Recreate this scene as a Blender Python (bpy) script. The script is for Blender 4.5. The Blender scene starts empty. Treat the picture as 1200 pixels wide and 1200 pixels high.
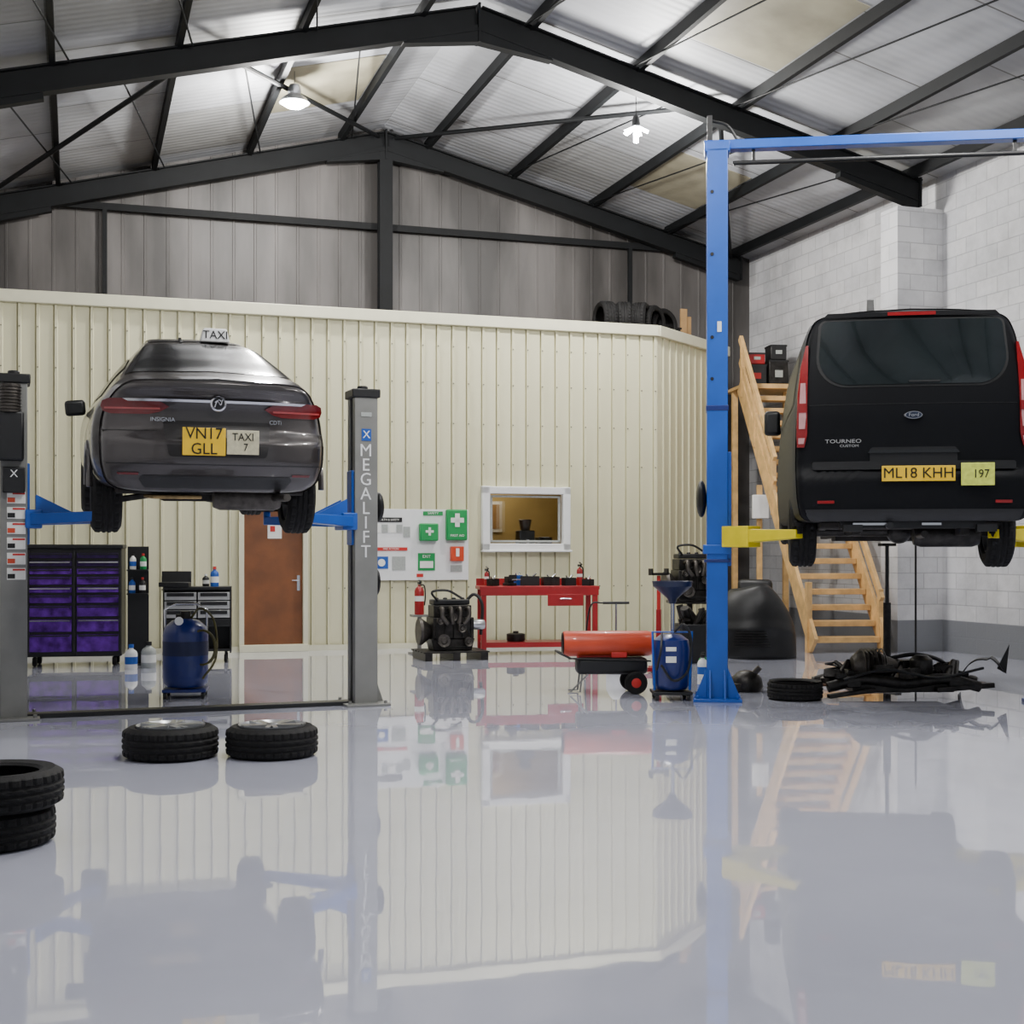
import bpy, bmesh, math, random
import numpy as np
from mathutils import Vector, Matrix
random.seed(7)
TH=math.radians(17.93); CU,SU=math.cos(TH),math.sin(TH)
OX,OY=-0.44,17.4
def b2w(u,a,z=0.0): return Vector((OX+CU*u-SU*a, OY+SU*u+CU*a, z))
COL=bpy.context.scene.collection
# ------------------------------------------------------------------ materials
def lin(c):
    return tuple(((x/255.0)/12.92 if x/255.0<=0.04045 else ((x/255.0+0.055)/1.055)**2.4) for x in c)
MATS={}
def mat(name,c,rough=0.5,metal=0.0,var=0.12,nscale=6.0,bump=0.0,bscale=60.0,emit=None,coat=0.0,spec=None):
    if name in MATS: return MATS[name]
    m=bpy.data.materials.new(name); m.use_nodes=True; nt=m.node_tree; b=nt.nodes['Principled BSDF']
    L=lin(c); tc=nt.nodes.new('ShaderNodeTexCoord')
    nz=nt.nodes.new('ShaderNodeTexNoise'); nz.inputs['Scale'].default_value=nscale; nz.inputs['Detail'].default_value=4
    nt.links.new(tc.outputs['Object'],nz.inputs['Vector'])
    rp=nt.nodes.new('ShaderNodeValToRGB')
    rp.color_ramp.elements[0].position=0.3; rp.color_ramp.elements[1].position=0.7
    rp.color_ramp.elements[0].color=tuple(x*(1-var) for x in L)+(1,)
    rp.color_ramp.elements[1].color=tuple(min(1,x*(1+var)) for x in L)+(1,)
    nt.links.new(nz.outputs['Fac'],rp.inputs['Fac']); nt.links.new(rp.outputs['Color'],b.inputs['Base Color'])
    b.inputs['Roughness'].default_value=rough; b.inputs['Metallic'].default_value=metal
    b.inputs['Coat Weight'].default_value=coat
    if spec is not None: b.inputs['Specular IOR Level'].default_value=spec
    if bump>0:
        n2=nt.nodes.new('ShaderNodeTexNoise'); n2.inputs['Scale'].default_value=bscale
        nt.links.new(tc.outputs['Object'],n2.inputs['Vector'])
        bp=nt.nodes.new('ShaderNodeBump'); bp.inputs['Strength'].default_value=bump; bp.inputs['Distance'].default_value=0.01
        nt.links.new(n2.outputs['Fac'],bp.inputs['Height']); nt.links.new(bp.outputs['Normal'],b.inputs['Normal'])
    if emit:
        b.inputs['Emission Color'].default_value=lin(emit[0])+(1,); b.inputs['Emission Strength'].default_value=emit[1]
    MATS[name]=m; return m
def nodes_mat(name):
    m=bpy.data.materials.new(name); m.use_nodes=True; nt=m.node_tree
    return m,nt,nt.nodes['Principled BSDF'],nt.nodes.new('ShaderNodeTexCoord')
STEEL=mat('dark_steel',(11,13,15),0.65,0.0,0.3,3,spec=.25)
BLACK=mat('black_plastic',(18,18,19),0.45,0,0.2,8)
RUBBER=mat('tyre_rubber',(16,15,15),0.7,0,0.2,14,0.25,120,spec=.3)
CHROME=mat('chrome',(205,205,208),0.15,1.0,0.03)
ALLOY=mat('alloy',(175,176,178),0.3,0.8,0.08)
GREYP=mat('grey_paint',(122,122,118),0.45,0.1,0.1,4)
BLUE=mat('blue_paint',(14,80,172),0.38,0.0,0.1,3,coat=0.2)
DBLUE=mat('dark_blue_paint',(14,34,104),0.35,0,0.15,5,coat=0.3)
YELLOW=mat('yellow_paint',(225,205,20),0.4,0,0.1,5)
RED=mat('red_paint',(150,14,20),0.4,0,0.12,4,coat=0.2)
ORANGE=mat('orange_paint',(196,66,32),0.4,0,0.1,4,coat=0.2)
WHITE=mat('white_plastic',(228,229,228),0.5,0,0.04)
WOOD=mat('pine_timber',(206,166,108),0.6,0,0.2,7,0.15,40)
BROWN=mat('brown_door_wood',(112,66,33),0.45,0,0.3,2.5,0.1,30)
GREASE=mat('greasy_metal',(46,44,42),0.4,0.7,0.45,14,0.3,60)
IRON=mat('cast_iron',(78,74,70),0.45,0.8,0.4,12,0.3,70)
RUST=mat('rusty_iron',(86,60,42),0.7,0.4,0.4,15,0.3,60)
GREEN=mat('sign_green',(10,140,70),0.5,0,0.05)
SRED=mat('sign_red',(190,40,34),0.5,0,0.05)
SBLUE=mat('sign_blue',(24,80,165),0.5,0,0.05)
PAPER=mat('paper_white',(228,228,222),0.6,0,0.03)
PGREY=mat('paper_grey',(160,164,160),0.6,0,0.1,40)
PURPLE=mat('purple_paint',(104,44,160),0.25,0.5,0.6,9)
PLATE=mat('plate_yellow',(235,190,30),0.4,0,0.04)
PLATE2=mat('plate_pale',(196,190,160),0.5,0,0.15,30)
PLATE3=mat('plate_lime',(205,215,90),0.5,0,0.15,30)
INK=mat('ink_black',(12,12,12),0.5,0,0.02)
SILVER=mat('silver_paint',(190,190,188),0.3,0.6,0.1)
GLASS=mat('dark_glass',(9,10,12),0.2,0.0,0.1,3,coat=0.1,spec=.3)
VGLASS=mat('tinted_glass',(24,30,31),0.10,0.0,0.4,2,coat=0.6)
LIGHTRED=mat('lens_red',(130,6,12),0.25,0,0.15,8,coat=0.4)
LENSD=mat('lens_dark_red',(100,7,11),0.2,0,0.12,8,coat=0.5)
LENSW=mat('lens_clear',(190,140,140),0.2,0.0,0.15,8,coat=.6)
CARP=mat('car_paint_grey',(66,62,61),0.28,0.6,0.06,2,coat=0.7)
VANP=mat('van_paint_black',(14,15,18),0.5,0.0,0.08,2,coat=0.0,spec=.12)
UNDER=mat('underbody',(40,37,34),0.7,0.3,0.5,9,0.3,30)
BEIGE=mat('heat_shield',(165,140,95),0.5,0.5,0.3,12)
DBEIGE=mat('tan_card',(150,118,78),0.8,0,0.15,5)
LENSL=mat('lens_light',(170,70,70),.2,0,.1,coat=.8)

# ------------------------------------------------------------------ builders
def tag(o,label,cat,group=None):
    if label: o['label']=label
    if cat: o['category']=cat
    if group: o['group']=group
    return o
def empty(name,loc,rot=0.0,label='',cat='',group=None,rx=0.0,ry=0.0):
    e=bpy.data.objects.new(name,None); e.empty_display_size=0.1
    e.location=loc; e.rotation_euler=(rx,ry,rot); COL.objects.link(e)
    tag(e,label,cat,group); return e
def cat_rom(pts,n):
    pts=[Vector(p) for p in pts]; out=[]
    P=[pts[0]*2-pts[1]]+pts+[pts[-1]*2-pts[-2]]
    for i in range(1,len(P)-2):
        for k in range(n):
            t=k/n; a,b,c,d=P[i-1],P[i],P[i+1],P[i+2]
            out.append(0.5*((2*b)+(c-a)*t+(2*a-5*b+4*c-d)*t*t+(3*b-a-3*c+d)*t**3))
    out.append(pts[-1]); return out
class M:
    def __init__(s): s.bm=bmesh.new()
    def faces(s,co,fs,mi=0):
        v=[s.bm.verts.new(c) for c in co]
        for f in fs:
            try: s.bm.faces.new([v[i] for i in f]).material_index=mi
            except Exception: pass
        return v
    def box(s,c,d,rz=0.0,rx=0.0,ry=0.0,mi=0):
        R=Matrix.Rotation(rz,3,'Z')@Matrix.Rotation(ry,3,'Y')@Matrix.Rotation(rx,3,'X'); c=Vector(c)
        co=[c+R@Vector((sx*d[0]/2,sy*d[1]/2,sz*d[2]/2)) for sx in(-1,1) for sy in(-1,1) for sz in(-1,1)]
        s.faces(co,[(0,1,3,2),(4,6,7,5),(0,4,5,1),(2,3,7,6),(0,2,6,4),(1,5,7,3)],mi); return s
    def obox(s,p0,p1,w,h,up=(0,0,1),off=0.0,mi=0,w1=None,h1=None):
        p0,p1=Vector(p0),Vector(p1); d=(p1-p0).normalized(); up=Vector(up)
        if abs(d.dot(up))>0.99: up=Vector((0,1,0))
        sd=d.cross(up).normalized(); uv=sd.cross(d)
        w1=w1 or w; h1=h1 or h
        co=[]
        for p,ww,hh in((p0,w,h),(p1,w1,h1)):
            for a,b in((-1,-1),(1,-1),(1,1),(-1,1)): co.append(p+sd*a*ww/2+uv*(b*hh/2+off))
        s.faces(co,[(0,1,2,3),(7,6,5,4),(0,4,5,1),(1,5,6,2),(2,6,7,3),(3,7,4,0)],mi); return s
    def ibeam(s,p0,p1,w,h,up=(0,0,1),t=0.02):
        s.obox(p0,p1,t,h-2*t,up); s.obox(p0,p1,w,t,up,off=h/2-t/2); s.obox(p0,p1,w,t,up,off=-h/2+t/2); return s
    def tube(s,pts,r,seg=10,mi=0,closed=False,cap=True):
        pts=[Vector(p) for p in pts]; n=len(pts); rings=[]; prev=None
        for i,p in enumerate(pts):
            if closed: d=(pts[(i+1)%n]-pts[i-1]).normalized()
            else: d=(pts[min(i+1,n-1)]-pts[max(i-1,0)]).normalized()
            if prev is None:
                a=Vector((0,0,1)) if abs(d.z)<0.9 else Vector((1,0,0)); x=d.cross(a).normalized()
            else:
                x=(prev-d*prev.dot(d)).normalized()
            prev=x; y=d.cross(x); rr=r[i] if isinstance(r,(list,tuple)) else r
            rings.append([s.bm.verts.new(p+x*math.cos(2*math.pi*k/seg)*rr+y*math.sin(2*math.pi*k/seg)*rr) for k in range(seg)])
        m=n if closed else n-1
        for i in range(m):
            A,B=rings[i],rings[(i+1)%n]
            for k in range(seg):
                s.bm.faces.new((A[k],A[(k+1)%seg],B[(k+1)%seg],B[k])).material_index=mi
        if cap and not closed:
            s.bm.faces.new(rings[0]).material_index=mi; s.bm.faces.new(rings[-1]).material_index=mi
        return s
    def cyl(s,p0,p1,r,seg=20,r1=None,mi=0):
        return s.tube([p0,p1],[r,r if r1 is None else r1],seg,mi)
    def lathe(s,prof,c=(0,0,0),axis='Z',seg=32,closed=False,rf=None,mi=0):
        c=Vector(c); rings=[]
        for k in range(seg):
            t=2*math.pi*k/seg; ring=[]
            for i,(r,z) in enumerate(prof):
                if rf: r=rf(k,i,r)
                x,y=r*math.cos(t),r*math.sin(t)
                v={'Z':(x,y,z),'X':(z,x,y),'Y':(x,z,y)}[axis]
                ring.append(s.bm.verts.new(c+Vector(v)))
            rings.append(ring)
        n=len(prof); m=n if closed else n-1
        for k in range(seg):
            A,B=rings[k],rings[(k+1)%seg]
            for i in range(m):
                j=(i+1)%n
                try: s.bm.faces.new((A[i],B[i],B[j],A[j])).material_index=mi
                except Exception: pass
        return s
    def sphere(s,c,r,seg=16,sc=(1,1,1)):
        prof=[(max(1e-4,math.cos(t)),math.sin(t)) for t in np.linspace(-math.pi/2,math.pi/2,seg//2+1)]
        c=Vector(c); n=len(prof); rings=[]
        for k in range(seg):
            t=2*math.pi*k/seg
            rings.append([s.bm.verts.new(c+Vector((p[0]*math.cos(t)*r*sc[0],p[0]*math.sin(t)*r*sc[1],p[1]*r*sc[2]))) for p in prof])
        for k in range(seg):
            for i in range(n-1): s.bm.faces.new((rings[k][i],rings[(k+1)%seg][i],rings[(k+1)%seg][i+1],rings[k][i+1]))
        return s
    def prism(s,poly,y0,y1,plane='XZ',mi=0):
        def f(p,y): return {'XZ':(p[0],y,p[1]),'XY':(p[0],p[1],y),'YZ':(y,p[0],p[1])}[plane]
        n=len(poly); co=[f(p,y0) for p in poly]+[f(p,y1) for p in poly]
        s.faces(co,[tuple(range(n)),tuple(range(2*n-1,n-1,-1))]+[(i,(i+1)%n,n+(i+1)%n,n+i) for i in range(n)],mi); return s
    def grid(s,P,mi=0,closed_v=False):
        nr=len(P); V=[[s.bm.verts.new(p) for p in row] for row in P]
        for i in range(nr-1):
            for j in range(len(P[0])-1):
                try: s.bm.faces.new((V[i][j],V[i][j+1],V[i+1][j+1],V[i+1][j])).material_index=mi
                except Exception: pass
        return V
    def obj(s,name,mats,parent=None,bevel=0.0,loc=None,rot=None,label=None,sharp=38,merge=True):
        bm=s.bm
        if merge: bmesh.ops.remove_doubles(bm,verts=bm.verts,dist=1e-5)
        bmesh.ops.recalc_face_normals(bm,faces=bm.faces)
        for f in bm.faces: f.smooth=True
        lim=math.radians(sharp)
        for e in bm.edges:
            if len(e.link_faces)==2:
                if e.calc_face_angle(0)>lim: e.smooth=False
        me=bpy.data.meshes.new(name); bm.to_mesh(me); bm.free()
        if not isinstance(mats,(list,tuple)): mats=[mats]
        for m in mats: me.materials.append(m)
        o=bpy.data.objects.new(name,me); COL.objects.link(o)
        if parent is not None: o.parent=parent
        if loc is not None: o.location=loc
        if rot is not None: o.rotation_euler=rot
        if bevel>0:
            b=o.modifiers.new('bevel','BEVEL'); b.width=bevel; b.segments=2; b.limit_method='ANGLE'; b.angle_limit=math.radians(40)
        if label: o['label']=label
        return o
def text(parent,s,size,loc,m,rot=(math.pi/2,0,0),ext=0.0015,name='lettering',align='CENTER',xs=1.0,space=1.0):
    cu=bpy.data.curves.new('t','FONT'); cu.body=s; cu.size=size; cu.extrude=ext; cu.align_x=align; cu.align_y='CENTER'
    cu.space_line=space; cu.resolution_u=3
    t=bpy.data.objects.new('t',cu); COL.objects.link(t); bpy.context.view_layer.update()
    dg=bpy.context.evaluated_depsgraph_get(); me=bpy.data.meshes.new_from_object(t.evaluated_get(dg))
    bpy.data.objects.remove(t); me.materials.clear(); me.materials.append(m)
    o=bpy.data.objects.new(name,me); COL.objects.link(o); o.parent=parent; o.location=loc; o.rotation_euler=rot; o.scale=(xs,1,1)
    return o
def dup(src,loc,rot=None,label=None,parent=None):
    n=src.copy(); COL.objects.link(n)
    if parent is not None: n.parent=parent
    if loc is not None: n.location=loc
    if rot is not None: n.rotation_euler=rot
    if label: n['label']=label
    for c in list(src.children):
        k=dup(c,None); k.parent=n
    return n
def bst(o,kind=True):
    o.location=(OX,OY,0); o.rotation_euler=(0,0,TH)
    if kind: o['kind']='structure'
    return o

# ------------------------------------------------------------------ structure
m,nt,b,tc=nodes_mat('epoxy_floor')
nz=nt.nodes.new('ShaderNodeTexNoise'); nz.inputs['Scale'].default_value=0.5; nz.inputs['Detail'].default_value=5
rp=nt.nodes.new('ShaderNodeValToRGB'); rp.color_ramp.elements[0].position=.3; rp.color_ramp.elements[1].position=.7
rp.color_ramp.elements[0].color=lin((188,190,206))+(1,); rp.color_ramp.elements[1].color=lin((204,206,221))+(1,)
nt.links.new(tc.outputs['Object'],nz.inputs['Vector']); nt.links.new(nz.outputs['Fac'],rp.inputs['Fac']); nt.links.new(rp.outputs['Color'],b.inputs['Base Color'])
b.inputs['Roughness'].default_value=0.03; b.inputs['Coat Weight'].default_value=0.6; b.inputs['Coat Roughness'].default_value=0.01
mp=nt.nodes.new('ShaderNodeMapping'); mp.inputs['Scale'].default_value=(1.4,1.0,1); nt.links.new(tc.outputs['Object'],mp.inputs['Vector'])
n2=nt.nodes.new('ShaderNodeTexNoise'); n2.inputs['Scale'].default_value=3.0; n2.inputs['Detail'].default_value=1
bp=nt.nodes.new('ShaderNodeBump'); bp.inputs['Strength'].default_value=0.04; bp.inputs['Distance'].default_value=0.01
nt.links.new(mp.outputs[0],n2.inputs['Vector']); nt.links.new(n2.outputs['Fac'],bp.inputs['Height']); nt.links.new(bp.outputs['Normal'],b.inputs['Normal']); nt.links.new(bp.outputs['Normal'],b.inputs['Coat Normal'])
FLOOR=m
ZE=6.85; ZA=8.60; A0=-19.0; A1=5.8; WU=6.95
bst(M().box((0,(A0+A1)/2,-0.1),(2*WU+.4,A1-A0,0.2)).obj('floor',FLOOR))
m,nt,b,tc=nodes_mat('painted_blockwork')
sp=nt.nodes.new('ShaderNodeSeparateXYZ'); cb=nt.nodes.new('ShaderNodeCombineXYZ'); nt.links.new(tc.outputs['Object'],sp.inputs[0])
ad=nt.nodes.new('ShaderNodeMath'); ad.operation='ADD'; nt.links.new(sp.outputs['X'],ad.inputs[0]); nt.links.new(sp.outputs['Y'],ad.inputs[1])
nt.links.new(ad.outputs[0],cb.inputs[0]); nt.links.new(sp.outputs['Z'],cb.inputs[1])
br=nt.nodes.new('ShaderNodeTexBrick'); br.inputs['Scale'].default_value=1.0
br.inputs['Brick Width'].default_value=.45; br.inputs['Row Height'].default_value=.225; br.inputs['Mortar Size'].default_value=.008
br.inputs['Color1'].default_value=lin((208,207,208))+(1,); br.inputs['Color2'].default_value=lin((194,194,197))+(1,); br.inputs['Mortar'].default_value=lin((172,172,174))+(1,)
nt.links.new(cb.outputs[0],br.inputs['Vector'])
nz=nt.nodes.new('ShaderNodeTexNoise'); nz.inputs['Scale'].default_value=.9; nz.inputs['Detail'].default_value=8; nz.inputs['Roughness'].default_value=.65; nt.links.new(tc.outputs['Object'],nz.inputs['Vector'])
rp=nt.nodes.new('ShaderNodeValToRGB'); rp.color_ramp.elements[0].color=(.68,.68,.68,1); rp.color_ramp.elements[1].color=(1,1,1,1); rp.color_ramp.elements[0].position=.35; rp.color_ramp.elements[1].position=.58
nt.links.new(nz.outputs['Fac'],rp.inputs['Fac'])
mu=nt.nodes.new('ShaderNodeMix'); mu.data_type='RGBA'; mu.blend_type='MULTIPLY'; mu.inputs['Factor'].default_value=1
nt.links.new(br.outputs['Color'],mu.inputs['A']); nt.links.new(rp.outputs['Color'],mu.inputs['B'])
gt=nt.nodes.new('ShaderNodeMath'); gt.operation='GREATER_THAN'; gt.inputs[1].default_value=.45; nt.links.new(sp.outputs['Z'],gt.inputs[0])
mx=nt.nodes.new('ShaderNodeMix'); mx.data_type='RGBA'; nt.links.new(gt.outputs[0],mx.inputs['Factor']); mx.inputs['A'].default_value=lin((112,114,118))+(1,)
nt.links.new(mu.outputs['Result'],mx.inputs['B']); nt.links.new(mx.outputs['Result'],b.inputs['Base Color']); b.inputs['Roughness'].default_value=.75
n3=nt.nodes.new('ShaderNodeTexNoise'); n3.inputs['Scale'].default_value=28; n3.inputs['Detail'].default_value=4; nt.links.new(tc.outputs['Object'],n3.inputs['Vector'])
b0=nt.nodes.new('ShaderNodeBump'); b0.inputs['Strength'].default_value=.4; b0.inputs['Distance'].default_value=.008; nt.links.new(n3.outputs['Fac'],b0.inputs['Height'])
bp=nt.nodes.new('ShaderNodeBump'); bp.inputs['Strength'].default_value=.5; bp.inputs['Distance'].default_value=.01; bp.invert=True
nt.links.new(b0.outputs['Normal'],bp.inputs['Normal'])
nt.links.new(br.outputs['Fac'],bp.inputs['Height']); nt.links.new(bp.outputs['Normal'],b.inputs['Normal']); BLOCK=m
bst(M().box((WU+.1,(A0+A1)/2,ZE/2),(.2,A1-A0,ZE)).obj('wall_right',BLOCK))
bst(M().box((-WU-.1,(A0+A1)/2,ZE/2),(.2,A1-A0,ZE)).obj('wall_left',BLOCK))
# roof sheets
m,nt,b,tc=nodes_mat('roof_sheeting')
sp=nt.nodes.new('ShaderNodeSeparateXYZ'); cb=nt.nodes.new('ShaderNodeCombineXYZ'); nt.links.new(tc.outputs['Object'],sp.inputs[0])
ab=nt.nodes.new('ShaderNodeMath'); ab.operation='ADD'; ab.inputs[1].default_value=0.75; nt.links.new(sp.outputs['X'],ab.inputs[0])
nt.links.new(ab.outputs[0],cb.inputs[1]); nt.links.new(sp.outputs['Y'],cb.inputs[0])
br=nt.nodes.new('ShaderNodeTexBrick'); br.inputs['Scale'].default_value=1; br.inputs['Brick Width'].default_value=2.1; br.inputs['Row Height'].default_value=1.5
br.inputs['Mortar Size'].default_value=.014; br.inputs['Bias'].default_value=-.5
br.inputs['Color1'].default_value=lin((176,178,184))+(1,); br.inputs['Color2'].default_value=lin((126,124,114))+(1,); br.inputs['Mortar'].default_value=lin((100,100,98))+(1,)
nt.links.new(cb.outputs[0],br.inputs['Vector'])
nz=nt.nodes.new('ShaderNodeTexNoise'); nz.inputs['Scale'].default_value=.7; nz.inputs['Detail'].default_value=5; nt.links.new(tc.outputs['Object'],nz.inputs['Vector'])
rp=nt.nodes.new('ShaderNodeValToRGB'); rp.color_ramp.elements[0].color=(.62,.62,.61,1); rp.color_ramp.elements[1].color=(1,1,1,1); rp.color_ramp.elements[0].position=.32; rp.color_ramp.elements[1].position=.65
nt.links.new(nz.outputs['Fac'],rp.inputs['Fac'])
mu=nt.nodes.new('ShaderNodeMix'); mu.data_type='RGBA'; mu.blend_type='MULTIPLY'; mu.inputs['Factor'].default_value=1
nt.links.new(br.outputs['Color'],mu.inputs['A']); nt.links.new(rp.outputs['Color'],mu.inputs['B']); nt.links.new(mu.outputs['Result'],b.inputs['Base Color'])
b.inputs['Roughness'].default_value=.55
wv=nt.nodes.new('ShaderNodeTexWave'); wv.bands_direction='Y'; wv.inputs['Scale'].default_value=2.1; nt.links.new(tc.outputs['Object'],wv.inputs['Vector'])
bp=nt.nodes.new('ShaderNodeBump'); bp.inputs['Strength'].default_value=.22; bp.inputs['Distance'].default_value=.02
nt.links.new(wv.outputs['Fac'],bp.inputs['Height']); nt.links.new(bp.outputs['Normal'],b.inputs['Normal']); ROOF=m
mm=M()
for sg in(-1,1):
    e=WU+.25; z1=ZA-.252*e
    mm.prism([(0,ZA),(sg*e,z1),(sg*e,z1+.06),(0,ZA+.06)],A0,A1+.1)
bst(mm.obj('ceiling',ROOF,merge=False))
AGED=mat('aged_rooflight',(140,135,116),.55,0,.2,2,.2,12)
for i,(u0,u1,a0,a1) in enumerate(((2.3,3.7,-3.3,-1.1),(3.8,5.15,2.3,4.3),(-2.2,-.8,1.8,3.8))):
    bst(M().prism([(u0,ZA-.252*abs(u0)-.012),(u1,ZA-.252*abs(u1)-.012),(u1,ZA-.252*abs(u1)-.002),(u0,ZA-.252*abs(u0)-.002)],a0,a1).obj('trim_%d'%(i+2),AGED))
# cladding
def ribs(mm,u0,u1,z0,z1,a,prof,pitch,org=0.0,T=None,mi=0):
    pts=[]; k=math.floor((u0-org)/pitch)-1
    while org+k*pitch<u1+pitch:
        c=org+k*pitch
        for du,dd in prof: pts.append((c+du,dd))
        k+=1
    U=np.array([p[0] for p in pts]); D=np.array([p[1] for p in pts])
    q=[(u0,float(np.interp(u0,U,D)))]+[p for p in pts if u0+1e-4<p[0]<u1-1e-4]+[(u1,float(np.interp(u1,U,D)))]
    f=T if T else (lambda u,dd,z:Vector((u,a-dd,z)))
    for i in range(len(q)-1):
        (ua,da),(ub,db)=q[i],q[i+1]
        za=z1(ua) if callable(z1) else z1; zb=z1(ub) if callable(z1) else z1
        mm.faces([f(ua,da,z0),f(ub,db,z0),f(ub,db,zb),f(ua,da,za)],[(0,1,2,3)],mi)
CP=[(0,0),(.172,0),(.176,-.03),(.188,-.03),(.192,.022),(.225,.022)]; CPI=.235
def cladmat(name,c,dark,sc=.8,w=(.38,.62)):
    m,nt,b,tc=nodes_mat(name)
    nz=nt.nodes.new('ShaderNodeTexNoise'); nz.inputs['Scale'].default_value=sc; nz.inputs['Detail'].default_value=5
    mp=nt.nodes.new('ShaderNodeMapping'); mp.inputs['Scale'].default_value=(1.6,1.6,.35); nt.links.new(tc.outputs['Object'],mp.inputs['Vector']); nt.links.new(mp.outputs[0],nz.inputs['Vector'])
    rp=nt.nodes.new('ShaderNodeValToRGB'); rp.color_ramp.elements[0].position=w[0]; rp.color_ramp.elements[1].position=w[1]
    rp.color_ramp.elements[0].color=lin(dark)+(1,); rp.color_ramp.elements[1].color=lin(c)+(1,)
    nt.links.new(nz.outputs['Fac'],rp.inputs['Fac']); nt.links.new(rp.outputs['Color'],b.inputs['Base Color']); b.inputs['Roughness'].default_value=.5
    return m
CREAM=cladmat('cream_cladding',(212,208,174),(202,198,164))
GABLE=cladmat('grey_cladding',(98,94,92),(50,47,45),.55,(.40,.60))
CW=2.81; UC=3.775; ZT=4.90
DU0,DU1,DZ=-2.72,-1.76,2.08
WU0,WU1,WZ0,WZ1=.94,2.23,1.50,2.36
mm=M()
for (ua,ub,za,zb) in((-WU,DU0,0,ZT),(DU0,DU1,DZ,ZT),(DU1,WU0,0,ZT),(WU0,WU1,0,WZ0),(WU0,WU1,WZ1,ZT),(WU1,UC,0,ZT)):
    ribs(mm,ua,ub,za,zb,CW,CP,CPI)
ex,ey=3.72-OX,23.45-OY; ue=ex*CU+ey*SU; ae=-ex*SU+ey*CU
dv=Vector((ue-UC,ae-CW)); Lc=dv.length; dv.normalize(); nv=Vector((dv.y,-dv.x))
ribs(mm,0,Lc,0,ZT,0,CP,CPI,T=lambda u,dd,z:Vector((UC+dv.x*u+nv.x*dd,CW+dv.y*u+nv.y*dd,z)))
SCREW=mat('screw_head',(90,88,70),.5,.3,.1)
k=math.ceil(-WU/CPI)
while k*CPI<UC-.1:
    u=k*CPI+.208
    for z in(.9,2.75,3.35,3.95,4.5):
        if not (DU0-.1<u<DU1+.1 and z<2.2) : mm.box((u,CW-.028,z),(.016,.014,.016),mi=1)
    k+=1
bst(mm.obj('wall_partition',[CREAM,SCREW],sharp=20,merge=False))
TRIMC=mat('cream_trim',(214,211,184),.45,0,.04)
mm=M(); mm.box(((UC-WU)/2,CW-.03,ZT+.0),(UC+WU,.10,.17)); mm.obox((UC,CW-.03,ZT),(ue+nv.x*.03,ae+nv.y*.03,ZT),.10,.17)
bst(mm.obj('trim_1',TRIMC,bevel=.01))
mm=M(); mm.box(((DU0-WU)/2,CW-.045,.04),(DU0+WU,.02,.08)); mm.box(((DU1+UC)/2,CW-.045,.04),(UC-DU1,.02,.08))
bst(mm.obj('baseboard_partition',TRIMC))
DECK=mat('deck_board',(110,95,75),.8,0,.2,3)
mm=M(); mm.prism([(-WU,CW+.04),(UC,CW+.04),(ue-.05,ae+.03),(ue-.05,A1-.1),(-WU,A1-.1)],4.70,4.82,'XY')
bst(mm.obj('floor_mezzanine',DECK))
OFW=mat('office_wall',(176,156,104),.7,0,.15,2)
mm=M(); mm.box((1.6,CW+1.6,1.5),(3.4,.05,3)); mm.box((-.1,CW+.85,1.5),(.05,1.5,3)); mm.box((3.3,CW+.85,1.5),(.05,1.5,3)); mm.box((1.6,CW+.85,2.9),(3.4,1.5,.05))
bst(mm.obj('wall_office',OFW))
mm=M(); ribs(mm,-WU,WU,0,lambda u:ZA-.252*abs(u),A1-.05,[(0,0),(.30,0),(.308,.007),(.342,.007)],.35)
bst(mm.obj('wall_back',GABLE,sharp=20))
# steel portal frames
def frame(a):
    mm=M()
    for sg in(-1,1):
        mm.ibeam((0,a,8.30),(sg*6.6,a,8.30-.254*6.6),.17,.32)
        mm.obox((0,a,8.10),(sg*1.0,a,8.12-.254*1.0),.15,.22,h1=.02)
        mm.obox((sg*6.6,a,8.27-.254*6.6-.05),(sg*5.3,a,8.27-.254*5.3-.16),.13,.36,h1=.1)
        mm.box((sg*6.6,a,8.27-.254*6.6),(.03,.2,.42))
        mm.box((sg*.0,a,8.24),(.03,.19,.50))
    return mm.obj('rafter',STEEL)
for i,a in enumerate((0,5.47,-5.47,-10.94)):
    e=empty('portal_frame',b2w(0,a,0),TH,'dark steel portal frame rafters spanning the workshop roof','roof frame','steel roof frames')
    o=frame(0); o.parent=e
    if i!=1:
        for sg in(-1,1): M().box((sg*6.575,0.1,3.18),(.75,.42,6.36)).obj('column',BLOCK,e)
    else:
        mm=M(); mm.ibeam((0,.02,4.83),(0,.02,8.1),.22,.2,up=(0,1,0)); mm.obj('post',STEEL,e)
        M().obox((-6.85,.15,6.9),(6.6,.15,6.9),.06,.11).obj('rail',STEEL,e)
        for x in(-4.5,4.5): M().obox((x,.15,4.83),(x,.15,6.9),.07,.07).obj('post',STEEL,e)
po=M().obox((0,A0,0),(0,A1-.2,0),.07,.16).obj('roof_purlin',STEEL)
first=True
for u in (.74,2.25,3.75,5.2,6.5):
    for sg in(-1,1):
        o=po if first else po.copy()
        if not first: COL.objects.link(o)
        first=False
        w=b2w(sg*u,0); o.location=(w.x,w.y,ZA-.252*u-.09); o.rotation_euler=(0,0,TH)
        tag(o,'dark steel roof purlin under the corrugated sheets','roof beam','roof purlins')
def roofz(u,d=0): return ZA-.252*abs(u)-d
def bb(u0,a0,u1,a1,r=.035,d=.22,lab='dark diagonal roof brace between rafters'):
    A=b2w(u0,a0,roofz(u0,d)); B=b2w(u1,a1,roofz(u1,d))
    e=M().tube([(0,0,0),B-A],r,8).obj('roof_brace',STEEL); e.location=A; tag(e,lab,'roof brace','roof braces')
for sg in(-1,1):
    bb(sg*3.3,.1,sg*.15,5.35); bb(sg*3.5,.1,sg*6.35,5.35)
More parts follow.
